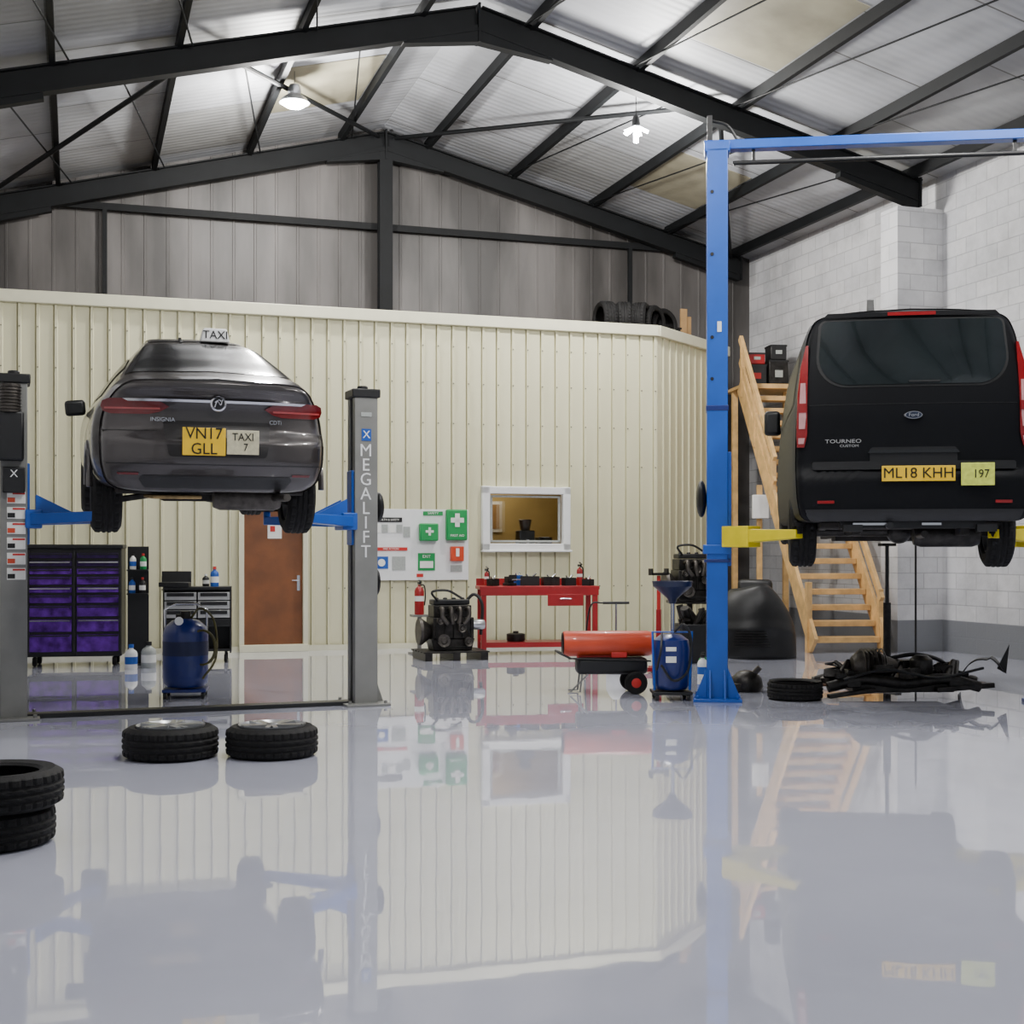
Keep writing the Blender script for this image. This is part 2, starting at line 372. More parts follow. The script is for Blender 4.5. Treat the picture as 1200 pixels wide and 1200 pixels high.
for u in(-5.9,-4.5,-3.0,-1.5,1.5,3.0,4.5,5.9):
    for (a0,a1) in((.1,5.3),(-5.3,-.1)):
        if (u<0)== (a0>0) or abs(u)>2: bb(u,a0,u+(.9 if u<0 else -.9),a1,.012,.19,'thin dark sag rod below the roof sheets')
# door
e=empty('door_1',b2w((DU0+DU1)/2,CW,0),TH,'brown wooden door in a pale frame on the cream partition wall','door'); e['kind']='structure'
M().box((0,0,1.02),(.84,.05,1.98)).obj('door_leaf',BROWN,e,bevel=.006)
mm=M(); mm.box((-.455,-.03,1.05),(.07,.13,2.1)); mm.box((.455,-.03,1.05),(.07,.13,2.1)); mm.box((0,-.03,2.07),(.98,.13,.06)); mm.box((0,-.05,.05),(.98,.16,.10))
mm.obj('door_frame',TRIMC,e,bevel=.005)
mm=M(); mm.box((.36,-.03,.98),(.04,.012,.22)); mm.cyl((.36,-.03,1.02),(.36,-.08,1.02),.01); mm.cyl((.37,-.08,1.02),(.26,-.08,1.02),.01); mm.obj('door_handle',CHROME,e)
M().box((.02,-.03,1.76),(.20,.006,.28)).obj('notice',PAPER,e,label='white paper notice with a red heading')
M().box((.02,-.035,1.85),(.14,.006,.03)).obj('notice_stripe',SRED,e)
M().box((-.01,-.035,1.76),(.07,.006,.08)).obj('notice_picture',SRED,e)
# window
e=empty('window_1',b2w((WU0+WU1)/2,CW,0),TH,'white framed internal office window in the cream partition','window'); e['kind']='structure'
zc=(WZ0+WZ1)/2; hw=(WU1-WU0)/2; hh=(WZ1-WZ0)/2; mm=M()
for sg in(-1,1):
    mm.box((sg*(hw+.0),-.03,zc),(.12,.12,2*hh+.12)); mm.box((0,-.03,zc+sg*hh),(2*hw+.12,.12,.11))
mm.box((0,-.07,zc-hh-.06),(2*hw+.14,.16,.03)); mm.obj('window_frame',WHITE,e,bevel=.01)
mm=M()
for sg in(-1,1):
    mm.box((sg*(hw-.1),-.0,zc),(.03,.04,2*hh-.15)); mm.box((0,0,zc+sg*(hh-.09)),(2*hw-.2,.04,.03))
mm.obj('window_bead',PGREY,e)
gm,gn,gb,gt_=nodes_mat('clear_glass'); gb.inputs['Transmission Weight'].default_value=1; gb.inputs['Roughness'].default_value=.02; gb.inputs['IOR'].default_value=1.1; gb.inputs['Alpha'].default_value=.35
M().box((0,.02,zc),(2*hw-.1,.006,2*hh-.1)).obj('window_pane',gm,e)
e=empty('coffee_machine',b2w(1.70,CW+.35,1.42),TH,'dark coffee machine behind the office window','coffee machine')
M().box((0,0,.17),(.26,.2,.34)).obj('body',BLACK,e,bevel=.02)
M().lathe([(.0,.34),(.07,.34),(.10,.50),(.09,.51),(0,.44)]).obj('hopper',IRON,e)
M().cyl((0,-.12,.12),(0,-.12,.2),.03).obj('spout',CHROME,e)
e=empty('office_shelf',b2w(1.6,CW+.4,0),TH,'wooden counter behind the office window','counter')
M().box((0,0,1.39),(2.6,.5,.05)).obj('top',WOOD,e,bevel=.005)
M().box((-1.2,0,.68),(.05,.45,1.37)).obj('leg',WOOD,e); M().box((1.2,0,.68),(.05,.45,1.37)).obj('leg',WOOD,e)
e=empty('storage_box',b2w(2.02,CW+.4,1.415),TH,'dark box with papers on the office counter','box')
M().box((0,0,.12),(.22,.2,.24)).obj('carton',GREASE,e,bevel=.004); M().box((0,0,.242),(.12,.2,.004)).obj('paper',PAPER,e)
e=empty('picture_frame',b2w(1.35,CW+1.55,1.9),TH,'pale framed notice on the office back wall','picture')
M().box((0,0,.1),(.7,.02,.5)).obj('frame',WHITE,e); M().box((0,-.015,.1),(.6,.01,.4)).obj('picture_panel',DBEIGE,e)

# ------------------------------------------------------------------ lights
LAMPE=mat('lamp_lens',(255,255,255),.3,0,0,emit=((240,248,255),40))
def lamp(X,Y,Z,name_label,kind,power):
    d=(X-OX)*CU+(Y-OY)*SU; top=roofz(d)-.02
    e=empty('pendant_lamp',(X,Y,Z),0,name_label,'lamp')
    M().cyl((0,0,.25),(0,0,top-Z),.006,6).obj('cord',BLACK,e)
    if kind==0:
        M().lathe([(0,.26),(.07,.25),(.09,.2),(.09,.12),(.17,.06),(.21,.0),(.20,-.0),(.16,.05),(0,.05)],seg=28).obj('housing',ALLOY,e)
        M().lathe([(0,-.06),(.12,-.05),(.19,.0),(.19,.03),(0,.03)],seg=28).obj('diffuser',LAMPE,e)
    else:
        M().lathe([(0,.26),(.03,.25),(.05,.2),(.06,.1),(.05,.09),(0,.09)],seg=20).obj('housing',BLACK,e)
        mm=M()
        for k in range(5):
            t=k*2*math.pi/5; mm.obox((.05*math.cos(t),.05*math.sin(t),.08),(.17*math.cos(t),.17*math.sin(t),.02),.09,.02)
        mm.cyl((0,0,.09),(0,0,-.12),.035); mm.obj('diffuser',LAMPE,e)
    l=bpy.data.lights.new('lamp_light','POINT'); l.energy=power; l.shadow_soft_size=.15; l.color=(1,.98,.94)
    lo=bpy.data.objects.new('lamp_light',l); lo.location=(X,Y,Z-.3); COL.objects.link(lo)
lamp(-3.0,18.6,7.62,'unseen round high-bay lamp added under the roof for fill light',0,800)
lamp(1.71,18.6,7.2,'multi-panel workshop lamp hanging on a cord',1,820)
for (u,a) in((-2.3,-6.6),(2.6,-6.6),(-2.3,-9.8),(2.6,-9.8)):  # extra bay lamps out of view, added to fill the workshop with light
    w=b2w(u,a); lamp(w.x,w.y,7.35,'unseen round high-bay lamp added under the roof for fill light',0,520)
l=bpy.data.lights.new('office_light','POINT'); l.energy=16; l.color=(1,.88,.66); l.shadow_soft_size=.1
lo=bpy.data.objects.new('office_light',l); lo.location=b2w(1.5,CW+.9,2.6); COL.objects.link(lo)
w=bpy.data.worlds.new('world'); bpy.context.scene.world=w; w.use_nodes=True
w.node_tree.nodes['Background'].inputs[0].default_value=(.86,.92,1,1); w.node_tree.nodes['Background'].inputs[1].default_value=.52

# ------------------------------------------------------------------ tyres
def tyre_mesh(mm,R=.33,w=.22,r0=.205,tread=True,seg=132):
    prof=[(r0,.10*w),(r0+.018,.03*w),(r0+.05,.0),((r0+R)/2+.015,-.01*w),(R-.035,.03*w),(R-.018,.08*w)]
    tr=[]; zs=np.linspace(.12*w,.88*w,21); flags=[]
    for i,z in enumerate(zs):
        g=i in(4,5,9,10,14,15); e=.006*(abs(i-10)/10)**3
        tr.append((R-e-(.009 if g else 0),float(z))); flags.append(1 if (i<4 or i>15) else (2 if not g else 0))
    n0=len(prof); prof2=prof+tr+[(r,w-z) for r,z in reversed(prof)]
    n1=n0+len(tr)
    prof2+=[(r0+.012,.86*w),(R-.03,.8*w),(R-.02,.5*w),(R-.03,.2*w),(r0+.012,.14*w)]
    def rf(k,i,r):
        if n0<=i<n1:
            f=flags[i-n0]
            if f==1 and k%4==0: return r-.010
            if f==2 and (k+ (i-n0))%6==0: return r-.006
        return r
    mm.lathe(prof2,seg=seg,closed=True,rf=rf)
    return mm
def rim_mesh(mm,r0=.212,w=.22,face=.85,lip=0.0):
    z=w*face
    mm.lathe([(r0,.12*w),(r0-.015,.12*w),(r0-.03,.3*w),(r0-.03,.8*w),(r0-.012,.9*w),(r0+.012,.92*w+lip),(r0+.012,.88*w+lip),(r0-.02,.78*w)],seg=48)
    mm.lathe([(0,z+.012),(.035,z+.010),(.06,z-.01),(.06,z-.05),(0,z-.05)],seg=24)
    for k in range(5):
        for dt in(-.13,.13):
            t=k*2*math.pi/5; c0=Vector((.045*math.cos(t+dt*2),.045*math.sin(t+dt*2),z-.010)); c1=Vector(((r0-.005)*math.cos(t+dt),(r0-.005)*math.sin(t+dt),z-.004))
            mm.obox(c0,c1,.034,.025)
    return mm
def tyre_thing(loc,rot,label,rim=False,R=.33,w=.22,group=None):
    e=empty('loose_tyre' if not rim else 'loose_wheel',loc,rot,label,'tyre' if not rim else 'wheel',group)
    tyre_mesh(M(),R,w).obj('tyre_casing',RUBBER,e,sharp=25)
    if rim: rim_mesh(M(),.225,w,1.04,.03).obj('rim',ALLOY,e)
    return e
tyre_thing((-2.40,9.48,0),.3,'black tyre on a silver alloy wheel lying on the floor',True,.332,.215,'loose wheels on the floor')
tyre_thing((-1.70,9.55,0),1.1,'black tyre on a silver wheel lying flat beside another',True,.325,.21,'loose wheels on the floor')
t1=tyre_thing((-2.60,6.68,0),0,'bottom tyre of a two-tyre stack on the floor',False,.325,.185,'stacked bare tyres')
dup(t1,(-2.555,6.67,.187),(0,0,.7),'top tyre of a two-tyre stack on the floor')
ml=None
for k in range(5):
    u=2.98+.30*k; wv_=b2w(u,CW+.5+(max(0,u-3.6)*.8),4.82+.305)
    if ml is None:
        ml=tyre_thing(wv_,0,'black tyre standing upright on the mezzanine edge',False,.30,.24,'tyres on the mezzanine'); ml.rotation_euler=(0,math.pi/2,TH)
    else: dup(ml,wv_,(k*.3,math.pi/2,TH))

# ------------------------------------------------------------------ vehicles
def fcurve(keys):
    X=[k[0] for k in keys]; Yv=[k[1] for k in keys]; n=len(X); Tn=[]
    for i in range(n):
        if i==0: Tn.append((Yv[1]-Yv[0])/(X[1]-X[0]))
        elif i==n-1: Tn.append((Yv[-1]-Yv[-2])/(X[-1]-X[-2]))
        else:
            a=(Yv[i]-Yv[i-1])/(X[i]-X[i-1]); b_=(Yv[i+1]-Yv[i])/(X[i+1]-X[i]); Tn.append(0 if a*b_<=0 else 2*a*b_/(a+b_))
    def f(x):
        if x<=X[0]: return Yv[0]
        if x>=X[-1]: return Yv[-1]
        for i in range(n-1):
            if x<=X[i+1]: break
        h=X[i+1]-X[i]; t=(x-X[i])/h
        return Yv[i]*(2*t**3-3*t*t+1)+Tn[i]*h*(t**3-2*t*t+t)+Yv[i+1]*(-2*t**3+3*t*t)+Tn[i+1]*h*(t**3-t*t)
    return f
def vehicle_body(sec,yr,stations,cz,blend,R=.05,npt=6):
    mm=M()
    def ring(y,k=1.0):
        h=cat_rom([(p[0],0,p[1]) for p in sec(y)],npt); pts=[(v.x,v.z) for v in h]
        full=pts+[(-x,z) for x,z in reversed(pts[1:-1])]
        out=[]
        for x,z in full:
            x2=x*k; z2=cz+(z-cz)*k
            yy=y+yr(x2,z2)*max(0,1-y/blend); out.append((x2,yy,z2))
        return out
    rings=[]
    for k in [.0005]+list(np.linspace(.05,1-R,14)): rings.append([(x,y,z) for x,y,z in ring(0,k)])
    for t in (15,30,45,60,75):
        a=math.radians(t); k=1-R*(1-math.sin(a)); rings.append([(x,y+R*(1-math.cos(a)),z) for x,y,z in ring(0,k)])
    for y in stations: rings.append(ring(y))
    last=ring(stations[-1]); rings.append([(x*.9,y+.08,cz+(z-cz)*.9) for x,y,z in last]); rings.append([(x*.0005,y+.12,cz+(z-cz)*.0005) for x,y,z in last])
    rings=[r+[r[0]] for r in rings]
    mm.grid(rings); return mm
def rpatch(rows,yr,off=.006,nc=14,sub=4,depth=.02):
    R=[]
    for i in range(len(rows)-1):
        for k in range(sub):
            t=k/sub; R.append([rows[i][j]*(1-t)+rows[i+1][j]*t for j in range(3)])
    R.append(list(rows[-1]))
    P=[]
    for z,xl,xr in R:
        P.append([Vector((xl+(xr-xl)*j/nc, 0, z)) for j in range(nc+1)])
    F=[[Vector((p.x,yr(p.x,p.z)-off,p.z)) for p in row] for row in P]
    mm=M()
    def back(row): return [Vector((p.x,p.y+depth,p.z)) for p in row]
    G=[back(F[0])]+F+[back(F[-1])]
    G=[[Vector((r[0].x,r[0].y+ (depth if 0<i<len(G)-1 else 0),r[0].z))]+list(r)+[Vector((r[-1].x,r[-1].y+(depth if 0<i<len(G)-1 else 0),r[-1].z))] for i,r in enumerate(G)]
    mm.grid(G); return mm
def rr(z0,z1,xl0,xr0,xl1,xr1,r,n=5,rt=None):
    rows=[]; rt=rt or r
    for i in range(n+1):
        a=math.pi/2*i/n; z=z0+r*(1-math.cos(a)); ins=r*(1-math.sin(a)); t=(z-z0)/(z1-z0)
        rows.append((z,xl0+(xl1-xl0)*t+ins,xr0+(xr1-xr0)*t-ins))
    for i in range(n+1):
        a=math.pi/2*(1-i/n); z=z1-rt*(1-math.cos(a)); ins=rt*(1-math.sin(a)); t=(z-z0)/(z1-z0)
        rows.append((z,xl0+(xl1-xl0)*t+ins,xr0+(xr1-xr0)*t-ins))
    return rows
def wheel_part(parent,x,y,z,R,w,side):
    e=bpy.data.objects.new('wheel',None); COL.objects.link(e); e.parent=parent; e.location=(x-side*0,y,z)
    e.rotation_euler=(0,math.pi/2*side,0)
    o=tyre_mesh(M(),R,w,seg=96).obj('tyre',RUBBER,e,sharp=25); o.location=(0,0,-w/2)
    o=rim_mesh(M(),.212,w,.84).obj('rim',ALLOY,e); o.location=(0,0,-w/2); return e
# ---- saloon car
T_=fcurve([(0,1.17),(.2,1.22),(.42,1.25),(.9,1.40),(1.4,1.55),(2.2,1.64),(3.0,1.56),(3.9,1.06),(4.6,.92),(4.75,.74)])
W_=fcurve([(0,.88),(.4,.94),(1.2,.95),(3.6,.94),(4.4,.88),(4.75,.76)])
def csec(y):
    T=T_(y); w=W_(y); B=min(1.04,T-.05); h=T-B
    return [(0,.30),(.68*w,.30),(.91*w,.35),(.985*w,.49),(w,.68),(.99*w,.83),(.96*w,.95),(.905*w,B),(.89*w-.30*h,B+.48*h),(.84*w-.54*h,B+.84*h),(.70*w-.42*h,T-.04*h),(.34*w,T),(0,T+.012)]
cz_prof=fcurve([(.28,.16),(.42,.055),(.56,.0),(.68,.005),(.76,.06),(.80,.085),(.92,.10),(1.05,.07),(1.12,.02),(1.2,.03)])
def cyr(x,z): return cz_prof(z)+.30*abs(x/.93)**2.6
CYAW=math.radians(19.3)
car=empty('saloon_car',(-2.31,10.60,1.60),CYAW,'dark grey saloon taxi raised on a two-post lift','car',rx=math.radians(4.0))
vehicle_body(csec,cyr,[.05,.12,.2,.3,.4,.5,.65,.8,1,1.2,1.4,1.6,1.9,2.2,2.5,2.8,3.1,3.4,3.7,4,4.3,4.55,4.75],.72,1.0,.07).obj('body',CARP,car,sharp=50)
def carpatch(y0,y1,s0,s1,n=14,mir=False,off=.006,full=False):
    rows=[]
    for y in np.linspace(y0,y1,n):
        c=cat_rom([(p[0],0,p[1]) for p in csec(y)],8)
        seg=c[int(s0*8):int(s1*8)+1]; row=[Vector((v.x,y+cyr(v.x,v.z)*max(0,1-y),v.z+off)) for v in seg]
        if mir: row=[Vector((-p.x-0.004,p.y,p.z)) for p in row]
        elif not full: row=[Vector((p.x+.004,p.y,p.z)) for p in row]
        if full: row=row+[Vector((-p.x,p.y,p.z)) for p in reversed(row[:-1])]
        rows.append(row)
    mm=M(); mm.grid(rows); return mm
carpatch(.46,1.36,8.9,12,full=True).obj('rear_window',GLASS,car)
carpatch(1.60,2.6,10.2,12,full=True).obj('sunroof',GLASS,car)
carpatch(.95,3.3,7.2,8.6).obj('side_window',GLASS,car); carpatch(.95,3.3,7.2,8.6,mir=True).obj('side_window',GLASS,car)
for sg in(-1,1):
    def fl(rows): return [(z,a,b_) if sg>0 else (z,-b_,-a) for z,a,b_ in rows]
    rpatch(fl([(.905,.52,.80),(.925,.44,.86),(.965,.37,.875),(1.005,.44,.865),(1.025,.60,.82)]),cyr,.014,depth=.04).obj('tail_light',LENSD,car)
    rpatch(fl([(.942,.44,.85),(.956,.44,.85)]),cyr,.018,sub=2).obj('tail_light_strip',LENSL,car)
rpatch([(1.005,-.68,.68),(1.025,-.72,.72)],cyr,.026,nc=30,sub=1).obj('trim_bar',CHROME,car,label='chrome bar across the boot lid')
M().lathe([(0,-.01),(.05,-.008),(.062,0),(.062,.01)],axis='Y',seg=28).obj('badge',CHROME,car,loc=(0,cyr(0,1.0)-.03,1.0))
M().lathe([(.0,-.006),(.048,-.004),(.048,.004)],axis='Y',seg=28).obj('badge_face',BLACK,car,loc=(0,cyr(0,1.0)-.037,1.0))
mm=M(); mm.tube(cat_rom([(-.03,0,-.03),(-.01,0,.02),(.015,0,-.01),(.03,0,.03)],5),.006,8); mm.tube(cat_rom([(-.03,0,.01),(0,0,.03),(.02,0,.02)],4),.005,8); mm.obj('badge_griffin',CHROME,car,loc=(0,cyr(0,1.0)-.045,1.0))
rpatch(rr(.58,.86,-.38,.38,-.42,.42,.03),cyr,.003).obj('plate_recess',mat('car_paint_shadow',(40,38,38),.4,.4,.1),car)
def plate(parent,x,z,w,h,yr,m,lines,size,off=.02,xs=.9):
    y=min(yr(x-w/2,z),yr(x,z),yr(x+w/2,z))-off
    M().box((x,y,z),(w,.012,h)).obj('number_plate',m,parent,bevel=.003)
    text(parent,lines,size,(x,y-.008,z),INK,xs=xs,space=.95,name='plate_lettering')
plate(car,-.115,.70,.33,.215,cyr,PLATE,'VN17\nGLL',.125,xs=.95)
plate(car,.185,.70,.25,.19,cyr,PLATE2,'TAXI\n  7',.085)
text(car,'INSIGNIA',.045,(-.42,cyr(-.42,.88)-.022,.865),CHROME,rot=(math.pi/2,0,-.12))
text(car,'CDTi',.045,(.46,cyr(.46,.88)-.022,.865),CHROME,rot=(math.pi/2,0,.15))
rpatch([(.33,-.55,.55),(.40,-.60,.60),(.43,-.58,.58)],cyr,.006).obj('bumper_insert',BLACK,car)
for sg in(-1,1):
    rows=[(.43,.60,.75),(.448,.60,.76)]; rows=[(z,a,b_) if sg>0 else (z,-b_,-a) for z,a,b_ in rows]
    rpatch(rows,cyr,.01).obj('reflector',LENSD,car)
rpatch([(.515,-.84,.84),(.523,-.84,.84)],cyr,.002,nc=30,sub=1).obj('bumper_seam',BLACK,car)
rpatch([(.775,-.88,-.46),(.781,-.88,-.46)],cyr,.002,nc=30,sub=1).obj('boot_seam',BLACK,car); rpatch([(.775,.46,.88),(.781,.46,.88)],cyr,.002,nc=30,sub=1).obj('boot_seam',BLACK,car)
rpatch([(1.09,-.60,.60),(1.125,-.56,.56),(1.15,-.48,.48)],cyr,.045,nc=20).obj('boot_spoiler',CARP,car)
for sg in(-1,1):
    mm=M(); mm.box((sg*1.0,3.05,1.02),(.19,.12,.15),ry=sg*.1); mm.cyl((sg*.90,3.08,.99),(sg*.98,3.06,1.0),.03); mm.obj('door_mirror',BLACK,car,bevel=.05)
M().prism([(-.13,0),(.13,0),(.10,.12),(-.10,.12)],-.06,.06).obj('roof_sign',WHITE,car,bevel=.012,loc=(.15,1.60,1.60))
text(car,'TAXI',.10,(.15,1.535,1.66),INK)
mm=M(); mm.cyl((0,.0,0),(0,-.05,.02),.012); mm.prism([(.0,.0),(.12,0),(.10,.05),(.07,.06)],-.012,.012,'YZ'); mm.obj('roof_antenna',BLACK,car,loc=(-.15,1.55,1.57))
mm=M(); mm.box((0,.9,.30),(1.5,.9,.05)); mm.box((0,2.6,.29),(1.45,2.2,.05)); mm.cyl((-.75,1.05,.30),(.75,1.05,.30),.045); mm.box((0,1.1,.25),(.7,.3,.1))
mm.obj('underbody_panel',UNDER,car,bevel=.015)
mm=M(); mm.lathe([(0,-.28),(.08,-.27),(.10,-.22),(.10,.22),(.08,.27),(0,.28)],axis='X',c=(.28,.42,.25),seg=20); mm.tube(cat_rom([(.28,.5,.25),(.1,.9,.22),(.05,1.8,.22),(.05,3.6,.26)],5),.03,10); mm.cyl((.48,.42,.25),(.55,.05,.27),.03); mm.obj('exhaust',IRON,car)
mm=M(); mm.box((-.05,1.5,.252),(.34,1.0,.02)); mm.box((-.3,.55,.252),(.4,.3,.03),rz=.2); mm.obj('heat_shield',BEIGE,car,bevel=.01)
for sg in(-1,1):
    mm=M(); mm.tube([( sg*.72+.05*math.cos(t),1.05+.05*math.sin(t),.22+.012*t) for t in np.linspace(0,25,100)],.008,6); mm.obj('coil_spring',GREASE,car)
    M().obox((sg*.3,1.1,.27),(sg*.74,1.05,.20),.08,.05).obj('suspension_arm',GREASE,car,bevel=.01)
    wheel_part(car,sg*.80,1.05,.26,.335,.235,sg); wheel_part(car,sg*.80,3.75,.30,.335,.235,sg)
    ring=[(sg*.945,1.05+.38*math.cos(t),.30+.38*math.sin(t)) for t in np.linspace(0.05,math.pi-.05,24)]
    M().tube(ring,.025,8).obj('wheel_arch',CARP,car)
# ---- van
van=empty('passenger_van',(3.41,11.45,1.30),math.radians(-9),'black passenger van raised on a blue two-post lift','van')
vk=fcurve([(0,.985),(.4,1),(3.2,1),(3.7,.93),(4.3,.55),(4.75,.42)]); vx=fcurve([(0,.985),(.3,1),(4.0,1),(4.75,.85)])
def vsec(y):
    kz=vk(y); kx=vx(y); base=[(0,.40),(.72,.40),(.92,.42),(.975,.56),(.99,.85),(.985,1.2),(.965,1.5),(.915,1.85),(.865,2.08),(.77,2.20),(.5,2.245),(0,2.265)]
    return [(x*kx,.40+(z-.40)*kz) for x,z in base]
vprof=fcurve([(.38,-.02),(.5,-.06),(.78,-.06),(.84,.0),(1.3,.01),(1.5,.03),(2.28,.17)])
def vyr(x,z): return vprof(z)+.10*abs(x)**3
vehicle_body(vsec,vyr,[.05,.15,.3,.5,.8,1.2,1.8,2.4,3,3.3,3.6,3.9,4.2,4.5,4.75],1.2,.8,.07).obj('body',VANP,van,sharp=50)
rpatch(rr(1.55,2.15,-.82,.82,-.77,.77,.28,8,.06),vyr,.004,nc=24,sub=2).obj('window_seal',mat('seal_black',(6,6,7),.6,0,.05),van)
rpatch(rr(1.57,2.135,-.80,.80,-.75,.75,.27,8,.05),vyr,.012,nc=24,sub=2).obj('rear_window',VGLASS,van)
rpatch([(1.585,-.03,.22),(1.60,-.04,.23)],vyr,.022,sub=1).obj('wiper',BLACK,van)
rpatch([(2.17,-.20,.20),(2.20,-.20,.20)],vyr,.03,nc=12,sub=2).obj('high_brake_light',LIGHTRED,van)
rpatch([(2.165,-.74,.74),(2.205,-.70,.70)],vyr,.022,nc=24,sub=2).obj('roof_spoiler',VANP,van)
for sg in(-1,1):
    def fl(rows): return [(z,a,b_) if sg>0 else (z,-b_,-a) for z,a,b_ in rows]
    rpatch(fl([(1.04,.905,.965),(1.15,.88,.97),(1.5,.878,.96),(1.75,.87,.93),(1.93,.865,.885)]),vyr,.016,depth=.06).obj('tail_light',LIGHTRED,van)
    rpatch(fl([(1.20,.90,.95),(1.30,.89,.95),(1.60,.892,.935)]),vyr,.022,depth=.03).obj('lamp_lens',LENSW,van)
    rpatch(fl([(1.34,.885,.95),(1.42,.885,.945)]),vyr,.027,depth=.03).obj('lamp_divider',LIGHTRED,van)
    rpatch(fl([(1.07,.91,.955),(1.12,.90,.955)]),vyr,.022).obj('lamp_lens',LENSW,van)
    rpatch(fl([(.55,.66,.80),(.575,.66,.80)]),vyr,.01,sub=2).obj('reflector',LIGHTRED,van)
for za,zb in((.84,.852),(1.40,1.404)):
    rpatch([(za,-.86,.86),(zb,-.86,.86)],vyr,.003,nc=24,sub=1).obj('tailgate_seam',INK,van)
rpatch(rr(.84,.91,-.84,.84,-.84,.84,.02),vyr,.03,nc=24).obj('bumper_step',BLACK,van)
rpatch(rr(.86,1.03,-.36,.36,-.36,.36,.03),vyr,.004,nc=20).obj('plate_recess',BLACK,van)
rpatch([(.98,-.38,.38),(1.005,-.36,.36)],vyr,.02,nc=20).obj('tailgate_handle',mat('gloss_black',(8,8,10),.15,0,.1,coat=.5),van)
yb=vyr(0,1.30)-.02
M().lathe([(0,-.006),(.07,-.005),(.078,.004),(.078,.012)],axis='Y',seg=32).obj('badge',CHROME,van,loc=(0,yb,1.30)).scale=(1.0,1,.45)
M().lathe([(0,-.006),(.068,-.005),(.068,.004)],axis='Y',seg=32).obj('badge_face',mat('badge_navy',(24,32,52),.3,0,.05),van,loc=(0,yb-.004,1.30)).scale=(.96,1,.41)
text(van,'Ford',.045,(0,yb-.013,1.30),CHROME)
text(van,'TOURNEO',.045,(-.58,vyr(-.62,1.10)-.006,1.085),SILVER,rot=(math.pi/2,0,-.1),xs=1.4)
text(van,'CUSTOM',.030,(-.53,vyr(-.6,1.07)-.006,1.045),SILVER,rot=(math.pi/2,0,-.1),xs=1.3)
plate(van,.03,.80,.60,.13,vyr,PLATE,'ML18 KHH',.125,.03,xs=1.0)
plate(van,.51,.79,.27,.19,vyr,PLATE3,'  197',.10,.035)
M().box((.45,vyr(.4,.8)-.05,.80),(.10,.006,.12)).obj('crest',GREEN,van)
rpatch([(.40,-.85,.85),(.44,-.88,.88),(.50,-.9,.9)],vyr,.006,nc=24).obj('bumper_lower',BLACK,van)
mm=M(); mm.prism([(0,0),(.16,0),(.13,.12),(.09,.2)],-.03,.03,'YZ'); mm.obj('roof_antenna',BLACK,van,loc=(-.27,.75,2.24))
mm=M(); mm.box((0,2.4,.37),(1.5,4.2,.06)); mm.box((-.45,2.2,.33),(.08,4.0,.1)); mm.box((.45,2.2,.33),(.08,4.0,.1)); mm.box((0,1.5,.30),(1.1,.5,.12)); mm.obj('underbody_panel',UNDER,van,bevel=.01)
mm=M(); mm.cyl((-.82,1.0,.33),(.82,1.0,.33),.05); mm.sphere((0,1.0,.33),.12); mm.obj('rear_axle',GREASE,van)
mm=M(); mm.lathe([(0,-.3),(.09,-.28),(.11,-.22),(.11,.22),(.09,.28),(0,.3)],axis='X',c=(.35,.55,.29),seg=20); mm.cyl((.1,.4,.28),(.1,.06,.29),.03); mm.tube([(.3,.6,.28),(.3,2.5,.3)],.035); mm.obj('exhaust',GREASE,van)
mm=M(); mm.cyl((-.2,.03,.36),(-.2,-.08,.36),.03); mm.box((0,.1,.37),(1.2,.06,.06)); mm.box((-.5,.05,.34),(.16,.1,.06)); mm.box((.6,.05,.34),(.16,.1,.06)); mm.obj('tow_bar',BLACK,van)
mm=M(); mm.box((-.35,.02,.375),(.3,.02,.02)); mm.box((.15,.02,.375),(.16,.02,.02)); mm.obj('exhaust_bracket',CHROME,van)
for sg in(-1,1):
    wheel_part(van,sg*.87,1.05,.34,.345,.23,sg); wheel_part(van,sg*.84,4.0,.56,.345,.23,sg)
    mm=M(); mm.obox((sg*.7,.7,.36),(sg*.7,1.8,.30),.06,.03); mm.obj('leaf_spring',GREASE,van)
    mm=M(); mm.box((sg*1.05,3.85,1.60),(.18,.12,.28)); mm.cyl((sg*.95,3.9,1.5),(sg*1.04,3.87,1.5),.04); mm.obj('door_mirror',BLACK,van,bevel=.05)
for sg in(-1,1):
    rows=[]
    for y in np.linspace(.5,3.3,18):
        c=cat_rom([(p[0],0,p[1]) for p in vsec(y)],8); seg=c[47:60]; rows.append([Vector((sg*(v.x+.005),y+vyr(v.x,v.z)*max(0,1-y/.8),v.z)) for v in seg])
    mm=M(); mm.grid(rows); mm.obj('side_window',mat('side_glass',(8,9,10),.4,0,.1,spec=.1),van)

